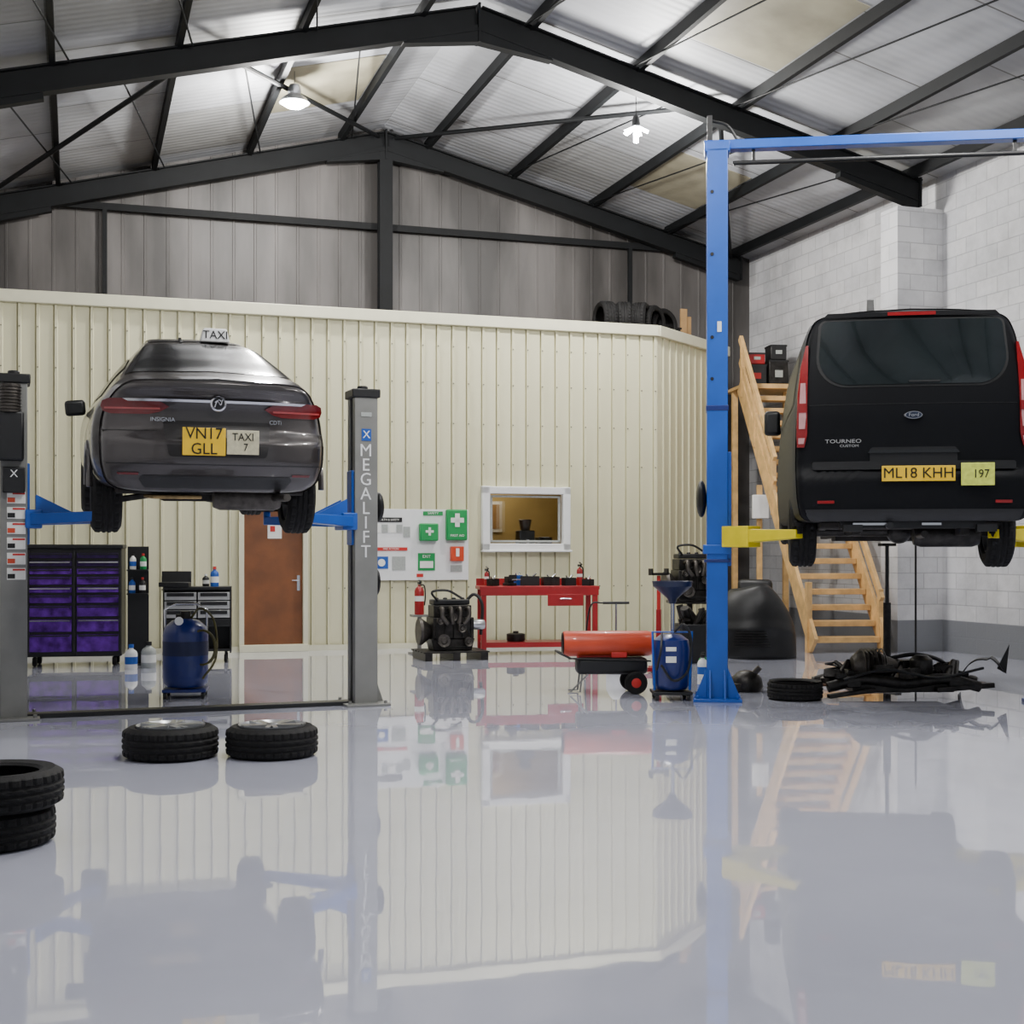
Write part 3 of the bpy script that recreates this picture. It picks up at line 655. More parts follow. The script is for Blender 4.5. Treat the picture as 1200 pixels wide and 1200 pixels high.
# ------------------------------------------------------------------ grey lift
ang=math.atan2(1.1,2.89); lift=empty('two_post_lift',(-2.855,12.18,0),ang,'grey two-post vehicle lift with blue arms and vertical white lettering','vehicle lift')
H=2.88; hs=1.545
for sg in(-1,1):
    x=sg*hs; mm=M()
    mm.box((x+sg*.10,0,H/2),(.02,.26,H)); mm.box((x,-.13,H/2),(.22,.02,H)); mm.box((x,.13,H/2),(.22,.02,H)); mm.box((x-sg*.10,-.09,H/2),(.02,.08,H)); mm.box((x-sg*.10,.09,H/2),(.02,.08,H))
    mm.obj('column',GREYP,lift,bevel=.006)
    mm=M(); mm.box((x,0,H+.04),(.27,.31,.08)); mm.cyl((x,0,H+.08),(x,0,H+.12),.05); mm.obj('column_cap',BLACK,lift,bevel=.01)
    M().box((x,0,.012),(.42,.50,.024)).obj('base_plate',GREYP,lift,bevel=.004)
    mm=M(); mm.prism([(x+sg*.11,.02),(x+sg*.2,.02),(x+sg*.11,.28)],-.01,.01); mm.prism([(x+sg*.11,.02),(x+sg*.2,.02),(x+sg*.11,.28)],.10,.12)
    for bx in(-.17,.17):
        for by in(-.2,.2): mm.cyl((x+bx,by,.024),(x+bx,by,.05),.016,8)
    mm.obj('gusset',GREYP,lift)
    mm=M(); mm.box((x-sg*.06,0,1.85),(.14,.20,.7)); mm.box((x-sg*.16,0,1.72),(.14,.34,.16)); mm.obj('carriage',BLUE,lift,bevel=.01)
    for sy in(-1,1):
        mm=M(); end=(sg*.80,sy*.75+.1,1.74); st=(x-sg*.18,sy*.12,1.72)
        mm.obox(st,end,.15,.10,w1=.10,h1=.08)
        mm.cyl((end[0],end[1],1.70),(end[0],end[1],1.83),.035); mm.obj('arm',BLUE,lift,bevel=.008)
        M().cyl((end[0],end[1],1.83),(end[0],end[1],1.87),.06).obj('pad',RUBBER,lift)
        M().prism([(st[0],1.78),(st[0]-sg*.3,1.78),(st[0],1.93)],st[1]-.012,st[1]+.012).obj('arm_gusset',BLUE,lift)
    mm=M(); mm.cyl((x-sg*.03,0,.03),(x-sg*.03,0,H),.018,10); mm.obj('lead_screw',CHROME,lift)
M().box((0,0,.02),(2*hs-.2,.16,.04)).obj('floor_channel',BLACK,lift,bevel=.005)
for i,ch in enumerate('MEGALIFT'): text(lift,ch,.165,(hs-.005,-.142,2.38-.135*i),WHITE,xs=.95)
M().box((hs,-.142,2.53),(.09,.006,.11)).obj('logo_plate',BLUE,lift); text(lift,'X',.1,(hs,-.147,2.53),WHITE)
M().box((hs,-.142,2.72),(.1,.006,.04)).obj('logo_plate',PGREY,lift)
for i in range(6):
    z=1.90-.13*i; xx=-hs+.02
    M().box((xx,-.143,z),(.15,.006,.10)).obj('sticker',PAPER,lift); M().box((xx-.04,-.147,z-.02),(.06,.006,.04)).obj('sticker_mark',ORANGE if i%2==0 else INK,lift); M().box((xx+.02,-.147,z+.035),(.1,.006,.015)).obj('sticker_mark',SRED,lift)
M().box((-hs-.03,-.20,2.42),(.22,.12,.42)).obj('motor_housing',BLACK,lift,bevel=.02)
mm=M(); mm.cyl((-hs-.03,-.20,2.62),(-hs-.03,-.20,2.86),.085,20)
for k in range(8): mm.lathe([(.085,2.64+k*.027),(.095,2.645+k*.027),(.085,2.65+k*.027)],c=(-hs-.03,-.20,0),seg=20)
mm.obj('motor',IRON,lift)
M().box((-hs,-.17,2.05),(.18,.07,.22)).obj('control_box',BLACK,lift,bevel=.01); text(lift,'X',.09,(-hs,-.21,2.1),WHITE)
M().sphere((hs+.155,0,1.86),.11,16,(.45,1,1.3)).obj('pulley_guard',BLACK,lift)
M().sphere((hs+.135,0,1.15),.09,16,(.4,1,1.4)).obj('pulley_guard',BLACK,lift)

# ------------------------------------------------------------------ blue lift
p0=Vector((1.99,13.09,0)); p1=Vector((5.10,12.70,0)); mid=(p0+p1)/2; ang=math.atan2(p1.y-p0.y,p1.x-p0.x); hs=(p1-p0).length/2
bl=empty('two_post_lift',mid,ang,'tall blue two-post vehicle lift with overhead beam and yellow arms','vehicle lift')
H=5.32
for sg in(-1,1):
    x=sg*hs; mm=M()
    mm.box((x+sg*.09,0,H/2),(.02,.24,H)); mm.box((x,-.12,H/2),(.20,.02,H)); mm.box((x,.12,H/2),(.20,.02,H)); mm.box((x-sg*.09,-.085,H/2),(.02,.07,H)); mm.box((x-sg*.09,.085,H/2),(.02,.07,H))
    mm.obj('column',BLUE,bl,bevel=.006)
    mm=M(); mm.box((x,0,.015),(.46,.50,.03)); mm.prism([(x+.1,.03),(x+.22,.03),(x+.1,.32)],-.13,-.11); mm.prism([(x-.1,.03),(x-.22,.03),(x-.1,.32)],-.13,-.11)
    mm.prism([(-.13,.03),(-.24,.03),(-.13,.3)],x-.08,x-.06,'YZ'); mm.prism([(-.13,.03),(-.24,.03),(-.13,.3)],x+.06,x+.08,'YZ')
    for bx in(-.19,.19):
        for by in(-.2,.2): mm.cyl((x+bx,by,.03),(x+bx,by,.06),.016,8)
    mm.obj('base_plate',BLUE,bl,bevel=.004)
    mm=M(); mm.box((x-sg*.07,0,1.85),(.13,.20,1.1)); mm.box((x-sg*.0,0,1.46),(.27,.30,.09)); mm.obj('carriage',BLUE,bl,bevel=.008)
    mm=M(); mm.box((x,0,2.82),(.215,.27,.05)); mm.box((x,0,1.35),(.25,.28,.03)); mm.obj('column_collar',DBLUE,bl,bevel=.004)
    for sy in(-1,1):
        mm=M(); st=(x-sg*.12,sy*.14,1.58); en=(x-sg*.72,sy*.75,1.60)
        mm.obox(st,en,.17,.15,w1=.10,h1=.08); mm.obox((st[0]+sg*.02,st[1],st[2]),(st[0]-sg*.22,st[1]+sy*.2,st[2]),.20,.20); mm.obj('arm',YELLOW,bl,bevel=.008)
        mm=M(); mm.cyl((en[0],en[1],1.6),(en[0],en[1],1.68),.03); mm.cyl((en[0],en[1],1.67),(en[0],en[1],1.70),.06); mm.obj('pad',RUBBER,bl)
mm=M(); mm.box((0,0,H+.05),(2*hs+.25,.14,.09)); mm.box((-hs,0,H+.02),(.24,.26,.10)); mm.box((hs,0,H+.02),(.24,.26,.10)); mm.obj('overhead_beam',BLUE,bl,bevel=.006)
mm=M(); mm.cyl((-hs+.15,-.05,H-.13),(hs-.15,-.05,H-.13),.022); mm.box((-hs+.35,0,H-.06),(.03,.03,.14)); mm.box((hs-.35,0,H-.06),(.03,.03,.14)); mm.obj('safety_bar',BLACK,bl)
mm=M(); mm.box((-hs-.07,0,H+.2),(.05,.1,.28)); mm.tube(cat_rom([(-hs-.05,0,H+.3),(-hs+.1,0,H+.25),(-hs+.2,0,H+.1)],5),.015,8); mm.obj('cable_bracket',BLACK,bl)
M().box((-hs+.02,-.135,3.6),(.04,.006,.10)).obj('label_plate',WHITE,bl)
mm=M()
for z in(4.9,4.3,3.5,3.1): mm.cyl((-hs-.05,-.131,z),(-hs-.05,-.137,z),.018,12)
mm.obj('bolt_hole',INK,bl)
M().sphere((-hs-.15,.0,1.95),.13,16,(.4,1,1.4)).obj('pulley_guard',BLACK,bl)

# ------------------------------------------------------------------ stairs
SYAW=.115
st=empty('timber_staircase',(4.74,19.1,0),SYAW,'open-tread pine timber staircase with handrails up to the mezzanine','staircase')
NS=19; rise=.222; run=.185; Wd=1.04
for i in range(NS):
    M().box((0,.12+run*i,rise*(i+1)-.04),(Wd-.06,.29,.08)).obj('tread',WOOD,st,bevel=.006)
for sg in(-1,1):
    M().obox((sg*Wd/2,-.12,-.0+.11),(sg*Wd/2,run*NS,rise*NS+.0),.05,.30).obj('stringer',WOOD,st)
k0=9
M().obox((-Wd/2,run*k0,.85+rise*k0),(-Wd/2,run*NS,rise*NS+.78),.06,.11).obj('handrail',WOOD,st,bevel=.004)
M().obox((-Wd/2,run*k0,.48+rise*k0),(-Wd/2,run*NS,rise*NS+.40),.045,.11).obj('mid_rail',WOOD,st)
M().obox((Wd/2,.0,.75),(Wd/2,run*9,rise*9+.72),.06,.10).obj('handrail',WOOD,st,bevel=.004)
for sg,ks in((-1,(9,14,18)),(1,(0,9))):
    for k in ks: M().box((sg*(Wd/2),.06+run*k,rise*k+.45),(.07,.07,.9)).obj('newel_post',WOOD,st,bevel=.003)
M().box((-Wd/2-.02,.05,.5),(.08,.08,1.0)).obj('newel_post',WOOD,st,bevel=.003)
M().box((0,run*NS+.55,rise*NS-.02),(Wd,.95,.05)).obj('landing',WOOD,st)
for x in(-.45,.45): M().box((x,run*NS+.6,rise*NS/2),(.09,.09,rise*NS-.08)).obj('support_post',WOOD,st)
def onst(x,y,z):
    c,s_=math.cos(SYAW),math.sin(SYAW); return Vector((4.74+x*c-y*s_,19.1+x*s_+y*c,z))
LZ=rise*NS+.005
for x,y,z,w_,h_,mt,cn in((-.12,run*NS+.55,LZ,.34,.40,BLACK,'black'),(.26,run*NS+.55,LZ,.34,.48,GREASE,'dark grey'),(-.12,run*NS+.55,LZ+.40,.28,.20,RED,'red'),(.26,run*NS+.55,LZ+.48,.28,.26,BLACK,'small black')):
    q=empty('storage_box',onst(x,y,z),SYAW,cn+' storage box stacked at the head of the stairs','box')
    M().box((0,0,h_/2),(w_,.34,h_)).obj('carton',mt,q,bevel=.015); M().box((0,0,h_-.02),(w_+.012,.352,.03)).obj('lid',BLACK,q); M().box((0,-.176,h_*.5),(w_*.4,.006,h_*.25)).obj('label_panel',PGREY if cn!='black' else SRED,q)
e=empty('junction_box',(3.98,21.6,0),0,'white electrical junction box on a timber post beside the stairs','junction box')
M().box((0,0,2.15),(.26,.1,.38)).obj('enclosure',WHITE,e,bevel=.01)
M().box((0,.09,1.25),(.08,.08,2.5)).obj('post',WOOD,e)
e=empty('plywood_board',b2w(4.86,4.15,4.82),TH,'brown plywood board standing on the mezzanine','board')
M().box((0,0,.36),(.12,.03,.72)).box((.11,.05,.3),(.1,.03,.6)).obj('sheet',DBEIGE,e)
e=empty('storage_box',b2w(4.58,4.1,4.82),TH,'black crate on the mezzanine edge','crate')
M().box((0,0,.17),(.28,.3,.34)).obj('crate_body',BLACK,e,bevel=.02); M().box((0,-.0,.35),(.3,.32,.03)).obj('lid',GREASE,e)

# ------------------------------------------------------------------ safety board
e=empty('safety_notice_board',b2w(-.086,CW-.055,0),TH,'white safety board with green first aid signs and posters','notice board')
M().box((0,0,1.535),(1.5,.025,1.05)).obj('backboard',WHITE,e,bevel=.004)
def sign(x,z,w_,h_,mt,nm='sign',y=-.018,lab=None): return M().box((x,y,z),(w_,.008,h_)).obj(nm,mt,e,label=lab)
M().box((.55,-.06,1.83),(.32,.10,.46)).obj('first_aid_unit',GREEN,e,bevel=.02,label='green first aid unit with white cross')
M().box((.55,-.113,1.90),(.07,.006,.2)).box((.55,-.113,1.90),(.2,.006,.07)).obj('cross',PAPER,e); text(e,'FIRST AID',.05,(.55,-.113,1.67),PAPER)
sign(.20,2.0,.30,.06,GREEN); text(e,'SAFETY',.05,(.20,-.025,2.0),PAPER)
M().box((.12,-.07,1.72),(.28,.12,.26)).obj('first_aid_kit',GREEN,e,bevel=.02); M().box((.12,-.133,1.73),(.12,.006,.035)).box((.12,-.133,1.73),(.035,.006,.12)).obj('cross',PAPER,e)
sign(.10,1.28,.26,.26,GREEN); sign(.10,1.24,.20,.10,PAPER,'sign_panel',-.025); text(e,'EXIT',.06,(.10,-.025,1.36),PAPER)
sign(-.48,1.90,.42,.07,INK); text(e,'HEALTH & SAFETY',.04,(-.48,-.025,1.90),PAPER)
for i in range(4): sign(-.64+.11*i,1.77,.09,.12,PGREY if i%2 else PAPER,'poster')
sign(-.44,1.47,.5,.05,SRED); text(e,'FIRE ACTION',.04,(-.44,-.025,1.47),PAPER)
sign(-.58,1.27,.2,.18,SBLUE); M().cyl((-.58,-.02,1.27),(-.58,-.028,1.27),.055,20).obj('symbol',PAPER,e)
sign(-.32,1.26,.2,.2,PGREY,'poster'); sign(-.2,1.72,.10,.16,PGREY,'poster')
M().box((.56,-.05,1.40),(.2,.08,.22)).obj('alarm_box',ORANGE,e,bevel=.01); M().box((.56,-.093,1.42),(.05,.006,.12)).obj('symbol',PAPER,e); sign(.56,1.18,.18,.1,PGREY,'poster')
sign(.0,1.08,.1,.05,SRED)

# ------------------------------------------------------------------ fire extinguishers
def extinguisher(loc,h=.5,lab='red fire extinguisher with black hose'):
    e=empty('fire_extinguisher',loc,TH,lab,'fire extinguisher'); r=.08*h/.5
    M().lathe([(0,0),(r*.95,0),(r,.02),(r,h*.78),(r*.8,h*.88),(r*.3,h*.95),(r*.3,h),(0,h)],seg=24).obj('cylinder',RED,e)
    M().lathe([(r*1.01,h*.45),(r*1.01,h*.62)],seg=24).obj('label_band',PAPER,e)
    M().box((0,0,h+.02),(.03,.09,.03)).box((0,-.04,h+.05),(.02,.1,.012),rx=.3).obj('valve_handle',BLACK,e)
    M().tube(cat_rom([(r*.2,0,h),(r*1.1,0,h*.95),(r*1.3,0,h*.6),(r*1.1,0,h*.3)],5),.01,8).obj('hose',BLACK,e)
extinguisher((-1.30,18.9,.55),.42)
e=empty('metal_stand',(-1.30,18.9,0),TH,'small grey stand carrying a fire extinguisher','stand')
M().box((0,0,.535),(.22,.22,.03)).box((0,0,.27),(.05,.05,.52)).box((0,0,.01),(.26,.26,.02)).obj('stand_frame',GREYP,e)

# ------------------------------------------------------------------ engines
def engine(loc,rot,label,sc=1.0,pallet=True):
    z0=loc[2]
    if pallet:
        p=empty('wooden_pallet',(loc[0],loc[1],0),rot,'low greasy pallet carrying an engine','pallet')
        mm=M()
        for k in range(5): mm.box((0,-.3+.15*k,.11),(.9,.10,.02))
        for k in(-.38,0,.38): mm.box((k,0,.05),(.1,.7,.1))
        mm.obj('boards',GREASE,p,bevel=.003); z0=.12
    e=empty('car_engine',(loc[0],loc[1],z0),rot,label,'engine'); e.scale=(sc,sc,sc)
    mm=M(); mm.prism([(-.26,.0),(.26,0),(.30,.16),(-.30,.16)],-.16,.16); mm.box((0,0,.30),(.56,.38,.28)); mm.box((0,.02,.52),(.52,.32,.16))
    for k in range(5): mm.box((-.24+.12*k,-.20,.30),(.02,.03,.26))
    mm.obj('engine_block',GREASE,e,bevel=.012)
    mm=M(); mm.box((0,.03,.64),(.5,.26,.07))
    for k in range(4): mm.cyl((-.18+.12*k,.03,.67),(-.18+.12*k,.03,.70),.03)
    mm.obj('rocker_cover',BLACK,e,bevel=.015)
    for (x,z,r) in((-.15,.14,.085),(.1,.3,.055),(.19,.12,.06),(-.02,.45,.05),(-.2,.4,.045)):
        M().lathe([(0,-.03),(r*.4,-.035),(r*.6,-.02),(r,-.03),(r*.93,-.015),(r*.93,.015),(r,.02),(0,.03)],axis='Y',c=(x,-.24,z),seg=24).obj('pulley',IRON,e)
    mm=M(); mm.tube([(-.24,-.24,.14),(-.15,-.24,.05),(.19,-.24,.055),(.25,-.24,.12),(.15,-.24,.33),(-.02,-.24,.505),(-.22,-.24,.44)],.01,6,closed=True); mm.obj('drive_belt',RUBBER,e)
    for k in range(4):
        x=-.18+.12*k; M().tube(cat_rom([(x,-.16,.55),(x,-.28,.56),(x,-.30,.46),(x*.6,-.30,.36)],5),.028,10).obj('intake_runner',IRON,e)
    M().lathe([(0,-.09),(.06,-.08),(.07,-.05),(.07,.05),(.06,.08),(0,.09)],axis='X',c=(.36,-.12,.34),seg=20).obj('alternator',ALLOY,e)
    M().lathe([(.0,.0),(.17,0),(.18,.04),(.14,.1),(.09,.16),(0,.16)],axis='X',c=(-.44,0,.25),seg=24).obj('gearbox_housing',IRON,e)
    mm=M(); mm.tube(cat_rom([(.2,.0,.62),(.32,-.05,.74),(.42,-.1,.6),(.40,-.1,.2)],6),.022,8); mm.tube(cat_rom([(-.2,-.1,.66),(-.3,-.2,.78),(-.1,-.24,.8),(.1,-.2,.7)],6),.016,8); mm.obj('hose',BLACK,e)
    return e
engine((-.83,18.05,0),TH,'greasy black and grey car engine sitting on a pallet',1.0)

# ------------------------------------------------------------------ red bench
bn=empty('workbench',(.35,19.0,0),TH*.4,'red steel workbench with lower shelf and drawer','workbench')
mm=M(); mm.box((0,0,.93),(1.68,.62,.05)); mm.box((0,-.30,.87),(1.66,.02,.09)); mm.obj('worktop',RED,bn,bevel=.006)
M().box((0,.30,1.0),(1.66,.02,.10)).obj('backboard',RED,bn)
for x in(-.78,.78):
    for y in(-.26,.26): M().box((x,y,.45),(.07,.07,.9)).obj('leg',RED,bn,bevel=.004)
mm=M(); mm.box((0,0,.16),(1.56,.5,.03)); mm.box((0,-.26,.14),(1.5,.03,.07)); mm.obj('lower_shelf',RED,bn)
d=M().box((.36,-.30,.76),(.5,.03,.16)).obj('drawer',RED,bn,bevel=.004); M().cyl((.28,-.335,.78),(.44,-.335,.78),.008).obj('handle',CHROME,d)
bz=.957
def onb(x,y,z=bz):
    c,s_=math.cos(TH*.4),math.sin(TH*.4); return (.35+x*c-y*s_,19.0+x*s_+y*c,z)
e=empty('bench_vice',onb(-.40,-.12),.5,'dark cast iron bench vice on the red workbench','vice')
M().box((0,0,.02),(.14,.16,.04)).box((0,.02,.08),(.09,.12,.1)).box((0,-.09,.11),(.11,.04,.09)).obj('vice_body',GREASE,e,bevel=.006)
M().cyl((0,-.2,.09),(0,.1,.09),.014).cyl((-.07,-.19,.09),(.07,-.19,.09),.006).obj('vice_screw',CHROME,e)
extinguisher(onb(.62,.05),.26,'small red extinguisher standing on the workbench')
extinguisher(onb(-.70,.12),.2,'small dark red spray can standing on the workbench')
for i,(x,y,mt,cn,sz) in enumerate(((-.1,0,BLACK,'black',(.26,.15,.13)),(.2,.05,GREASE,'dark metal',(.22,.18,.12)),(.44,-.1,BLACK,'small black',(.16,.12,.11)),(-.25,.18,SBLUE,'blue',(.1,.1,.14)),(-.64,-.16,GREASE,'small metal',(.12,.12,.10)),(.70,-.18,BLACK,'tiny black',(.12,.12,.09)))):
    e=empty('parts_tray',onb(x,y),.2*i,cn+' parts container on the red workbench','container')
    mm=M(); w_,d_,h_=sz; mm.box((0,0,.006),(w_,d_,.012))
    for sg in(-1,1): mm.box((sg*w_/2,0,h_/2),(.01,d_,h_)); mm.box((0,sg*d_/2,h_/2),(w_,.01,h_))
    mm.obj('tray',mt,e); M().cyl((-w_*.3,0,.03),(w_*.35,.0,h_+.04),.012).cyl((w_*.2,.02,.03),(-w_*.2,.02,h_+.03),.01).obj('tool',CHROME,e)
e=empty('brake_drum',onb(-.3,.0,.176),0,'greasy brake drum on the lower bench shelf','brake drum')
M().lathe([(0,0),(.12,0),(.13,.02),(.13,.10),(.10,.11),(0,.11)],seg=28).obj('drum',GREASE,e); M().lathe([(0,.10),(.04,.11),(.04,.14),(0,.14)],seg=16).obj('hub',IRON,e)

# ------------------------------------------------------------------ space heater
e=empty('space_heater',(.98,13.75,0),.06,'orange torpedo space heater on wheels with black fuel tank','heater')
M().lathe([(.10,-.46),(.125,-.46),(.13,-.44),(.13,.40),(.12,.44),(.10,.44)],axis='X',c=(0,0,.50),seg=32).obj('barrel',ORANGE,e)
M().lathe([(0,.40),(.10,.40),(.10,.44),(.112,.44)],axis='X',c=(0,0,.50),seg=28).lathe([(0,-.40),(.10,-.40),(.10,-.45),(.115,-.47)],axis='X',c=(0,0,.50),seg=28).obj('grille',IRON,e)
M().box((.03,0,.28),(.72,.26,.17)).obj('fuel_tank',BLACK,e,bevel=.04)
M().box((-.12,0,.375),(.4,.10,.05)).box((.1,-.06,.39),(.16,.1,.06)).obj('bracket',SRED,e,bevel=.01)
for sy in(-1,1):
    q=M().lathe([(.05,-.025),(.10,-.03),(.115,-.015),(.115,.015),(.10,.03),(.05,.025)],axis='Y',c=(.26,sy*.18,.115),seg=28,closed=True).obj('wheel',RUBBER,e)
    M().lathe([(0,-.028),(.03,-.032),(.055,-.02),(.055,.02),(0,.028)],axis='Y',c=(.26,sy*.18,.115),seg=20).obj('hub',SRED,q)
M().cyl((.26,-.18,.115),(.26,.18,.115),.012).tube([(-.28,-.12,.2),(-.30,-.12,.02),(-.40,-.12,.02),(-.22,-.12,.2)],.010).tube([(-.28,.12,.2),(-.30,.12,.02),(-.40,.12,.02)],.010).obj('leg',GREYP,e)
M().tube(cat_rom([(-.40,.13,.36),(-.52,.13,.42),(-.52,-.13,.42),(-.40,-.13,.36)],4),.011).tube([(-.42,-.13,.36),(.42,-.13,.33)],.01).obj('handle',BLACK,e)

# ------------------------------------------------------------------ blue oil drainers
def hosecoil(mm,c,r,n,rad=.012):
    pts=[]
    for t in np.linspace(0,2*math.pi*n,int(26*n)):
        pts.append((c[0]+r*math.cos(t)*(1+.05*math.sin(t*.37)),c[1]-.012*t/6,c[2]+r*1.3*math.sin(t)))
    mm.tube(pts,rad,6)
YHOSE=mat('yellow_black_hose',(70,66,24),.5,0,.5,10)
e=empty('oil_drainer',(-3.22,13.3,0),.15,'blue mobile oil drainer tank with coiled hose on castors','oil drainer')
M().lathe([(0,.10),(.18,.11),(.215,.15),(.22,.2),(.22,.62),(.20,.70),(.13,.76),(.04,.78),(0,.78)],seg=36).obj('tank',DBLUE,e)
M().box((0,0,.08),(.42,.38,.03)).obj('base_frame',DBLUE,e,bevel=.005)
for x,y in((-.18,-.16),(.18,-.16),(-.18,.16),(.18,.16)): M().lathe([(0,-.015),(.03,-.018),(.035,-.01),(.035,.01),(.03,.018),(0,.015)],axis='X',c=(x,y,.035),seg=16).box((x,y,.062),(.03,.03,.03)).obj('castor',BLACK,e)
mm=M(); hosecoil(mm,(.17,-.13,.50),.13,2.4); mm.tube(cat_rom([(.05,0,.78),(.15,-.05,.88),(.28,-.05,.75),(.30,-.1,.4),(.18,-.2,.2)],6),.012,6); mm.obj('hose',YHOSE,e)
M().cyl((0,0,.77),(0,0,.85),.05).cyl((-.07,0,.77),(-.07,0,.82),.025).obj('valve_fitting',GREASE,e)
M().tube([(-.19,.1,.2),(-.21,.1,.86),(-.10,.1,.92),(.1,.1,.92),(.2,.1,.86),(.19,.1,.2)],.012).obj('handle',CHROME,e)
M().lathe([(0,-.012),(.04,-.012),(.042,.01)],axis='Y',c=(-.05,-.16,.76),seg=20).obj('gauge',WHITE,e)
M().lathe([(.2215,.42),(.2215,.56)],seg=36).obj('label_band',mat('label_dark',(20,30,70),.5),e)
e=empty('oil_drainer',(1.55,13.15,0),0,'squat blue oil extractor with black funnel on a pole','oil drainer')
M().lathe([(0,.09),(.15,.10),(.18,.14),(.185,.5),(.17,.58),(.10,.63),(0,.64)],seg=36).obj('tank',DBLUE,e)
M().box((0,0,.07),(.38,.36,.03)).obj('base_frame',BLACK,e,bevel=.005)
for x,y in((-.15,-.15),(.15,-.15),(-.15,.15),(.15,.15)): M().lathe([(0,-.015),(.025,-.018),(.03,-.01),(.03,.01),(.025,.018),(0,.015)],axis='X',c=(x,y,.03),seg=16).box((x,y,.055),(.03,.03,.03)).obj('castor',BLACK,e)
M().box((-.02,-.187,.50),(.10,.006,.04)).box((-.02,-.187,.40),(.10,.006,.06)).obj('label_panel',PAPER,e)
M().tube([(-.17,-.1,.1),(-.19,-.1,.66),(.19,-.1,.66),(.17,-.1,.1)],.014).obj('frame',BLUE,e)
mm=M(); mm.tube(cat_rom([(.02,-.1,.66),(.10,-.18,.74),(.17,-.2,.6),(.14,-.21,.3),(0,-.22,.2),(-.12,-.21,.35)],6),.013,6); mm.tube(cat_rom([(-.1,-.1,.66),(-.12,-.2,.5),(-.16,-.2,.3)],6),.011,6); mm.obj('hose',BLACK,e)
M().cyl((.02,.05,.6),(.02,.05,.95),.02).obj('pole',CHROME,e)
M().lathe([(0,.93),(.03,.93),(.05,.98),(.19,1.10),(.20,1.15),(.18,1.15),(.05,1.0),(0,.98)],c=(.02,.05,0),seg=32).obj('funnel',mat('funnel_navy',(22,30,60),.4),e)
M().lathe([(0,1.12),(.18,1.14)],c=(.02,.05,0),seg=32).obj('strainer',BLACK,e)

# ------------------------------------------------------------------ tool chest
tcst=empty('tool_chest',(-5.52,17.1,0),TH*.6,'black roller tool chest with glossy purple drawers','tool chest')
M().box((0,.02,.80),(1.14,.50,1.36)).obj('body',BLACK,tcst,bevel=.01); M().box((0,0,1.50),(1.18,.54,.05)).obj('lid',BLACK,tcst,bevel=.01)
for x in(-.48,.48):
    for y in(-.18,.2): M().lathe([(0,-.02),(.05,-.025),(.06,-.012),(.06,.012),(.05,.025),(0,.02)],axis='X',c=(x,y,.06),seg=18).obj('castor',RUBBER,tcst)
z=1.43
for i,h_ in enumerate((.09,.09,.09,.12,.09,.12,.16,.18,.24)):
    for x,w_ in ((-.29,.52),(.29,.52)):
        zc_=z-h_/2
        d=M().box((x,-.235,zc_),(w_,.03,h_-.025)).obj('drawer',PURPLE if i>1 else mat('purple_dark',(48,26,74),.3,.4,.4,9),tcst,bevel=.005)
        M().box((x,-.262,z-.028),(w_-.04,.02,.016)).obj('handle',CHROME if i%3==1 else BLACK,d)
    z-=h_+.01
for x in(-.55,0,.55): M().box((x,-.245,.80),(.03,.03,1.3)).obj('edge_strip',BLACK,tcst)
cb2=empty('tool_trolley',(-4.10,17.6,0),TH*.6,'black tool trolley with silver-edged drawers and parts on top','tool trolley')
M().box((0,.0,.96),(.86,.46,.04)).box((0,.21,.55),(.84,.02,.86)).box((-.42,0,.55),(.02,.44,.86)).box((.42,0,.55),(.02,.44,.86)).box((0,0,.16),(.84,.44,.03)).obj('body',BLACK,cb2,bevel=.005)
z=.92
for i in range(4):
    for x in(-.21,.21):
        d=M().box((x,-.22,z-.06),(.40,.04,.10)).obj('drawer',SILVER if i<3 else BLACK,cb2,bevel=.004); M().box((x,-.25,z-.04),(.34,.02,.045)).obj('handle',BLACK,d)
    z-=.115
for x in(-.36,.36):
    for y in(-.17,.17): M().lathe([(0,-.02),(.045,-.022),(.055,-.01),(.055,.01),(.045,.022),(0,.02)],axis='X',c=(x,y,.055),seg=18).box((x,y,.12),(.03,.03,.06)).obj('castor',RUBBER,cb2)
def bottle(loc,r,h,mt,capm,lab,cat='bottle'):
    e=empty('bottle',loc,0,lab,cat)
    M().lathe([(0,0),(r*.95,0),(r,.01),(r,h*.62),(r*.85,h*.72),(r*.35,h*.82),(r*.35,h*.88),(0,h*.88)],seg=24).obj('container',mt,e)
    M().lathe([(0,h*.86),(r*.42,h*.86),(r*.42,h),(0,h)],seg=16).obj('cap',capm,e)
    M().lathe([(r*1.01,h*.2),(r*1.01,h*.5)],seg=24).obj('label_band',PAPER if mt!=PAPER and mt!=WHITE else SBLUE,e)
bottle((-3.86,17.5,.981),.055,.26,SBLUE,SRED,'blue spray bottle with red cap on the tool trolley')
bottle((-4.02,17.7,.981),.045,.16,BLACK,WHITE,'black bottle with white cap on the tool trolley')
bottle((-4.66,16.5,0),.075,.30,WHITE,SBLUE,'white and blue fluid container on the floor','container')
bottle((-4.50,16.7,0),.09,.32,PGREY,INK,'pale grey fluid container on the floor','container')
bottle((-4.34,17.05,0),.08,.26,mat('bottle_green',(30,60,50),.4),SBLUE,'dark green fluid container on the floor','container')
e=empty('tool_box',(-4.45,17.4,.981),.1,'black open plastic tool case on the trolley','tool case')
M().box((.1,0,.03),(.38,.25,.06)).obj('case_base',BLACK,e,bevel=.01); M().box((.1,.13,.12),(.38,.03,.16),rx=-.2).obj('case_lid',BLACK,e,bevel=.01)
e=empty('aerosol_rack',(-4.72,17.0,0),.2,'narrow rack of spray bottles beside the tool chest','rack')
M().box((0,.1,.75),(.26,.02,1.5)).box((0,0,.9),(.26,.16,.02)).box((0,0,1.2),(.26,.16,.02)).box((0,.05,.01),(.3,.26,.02)).obj('rack_frame',BLACK,e)
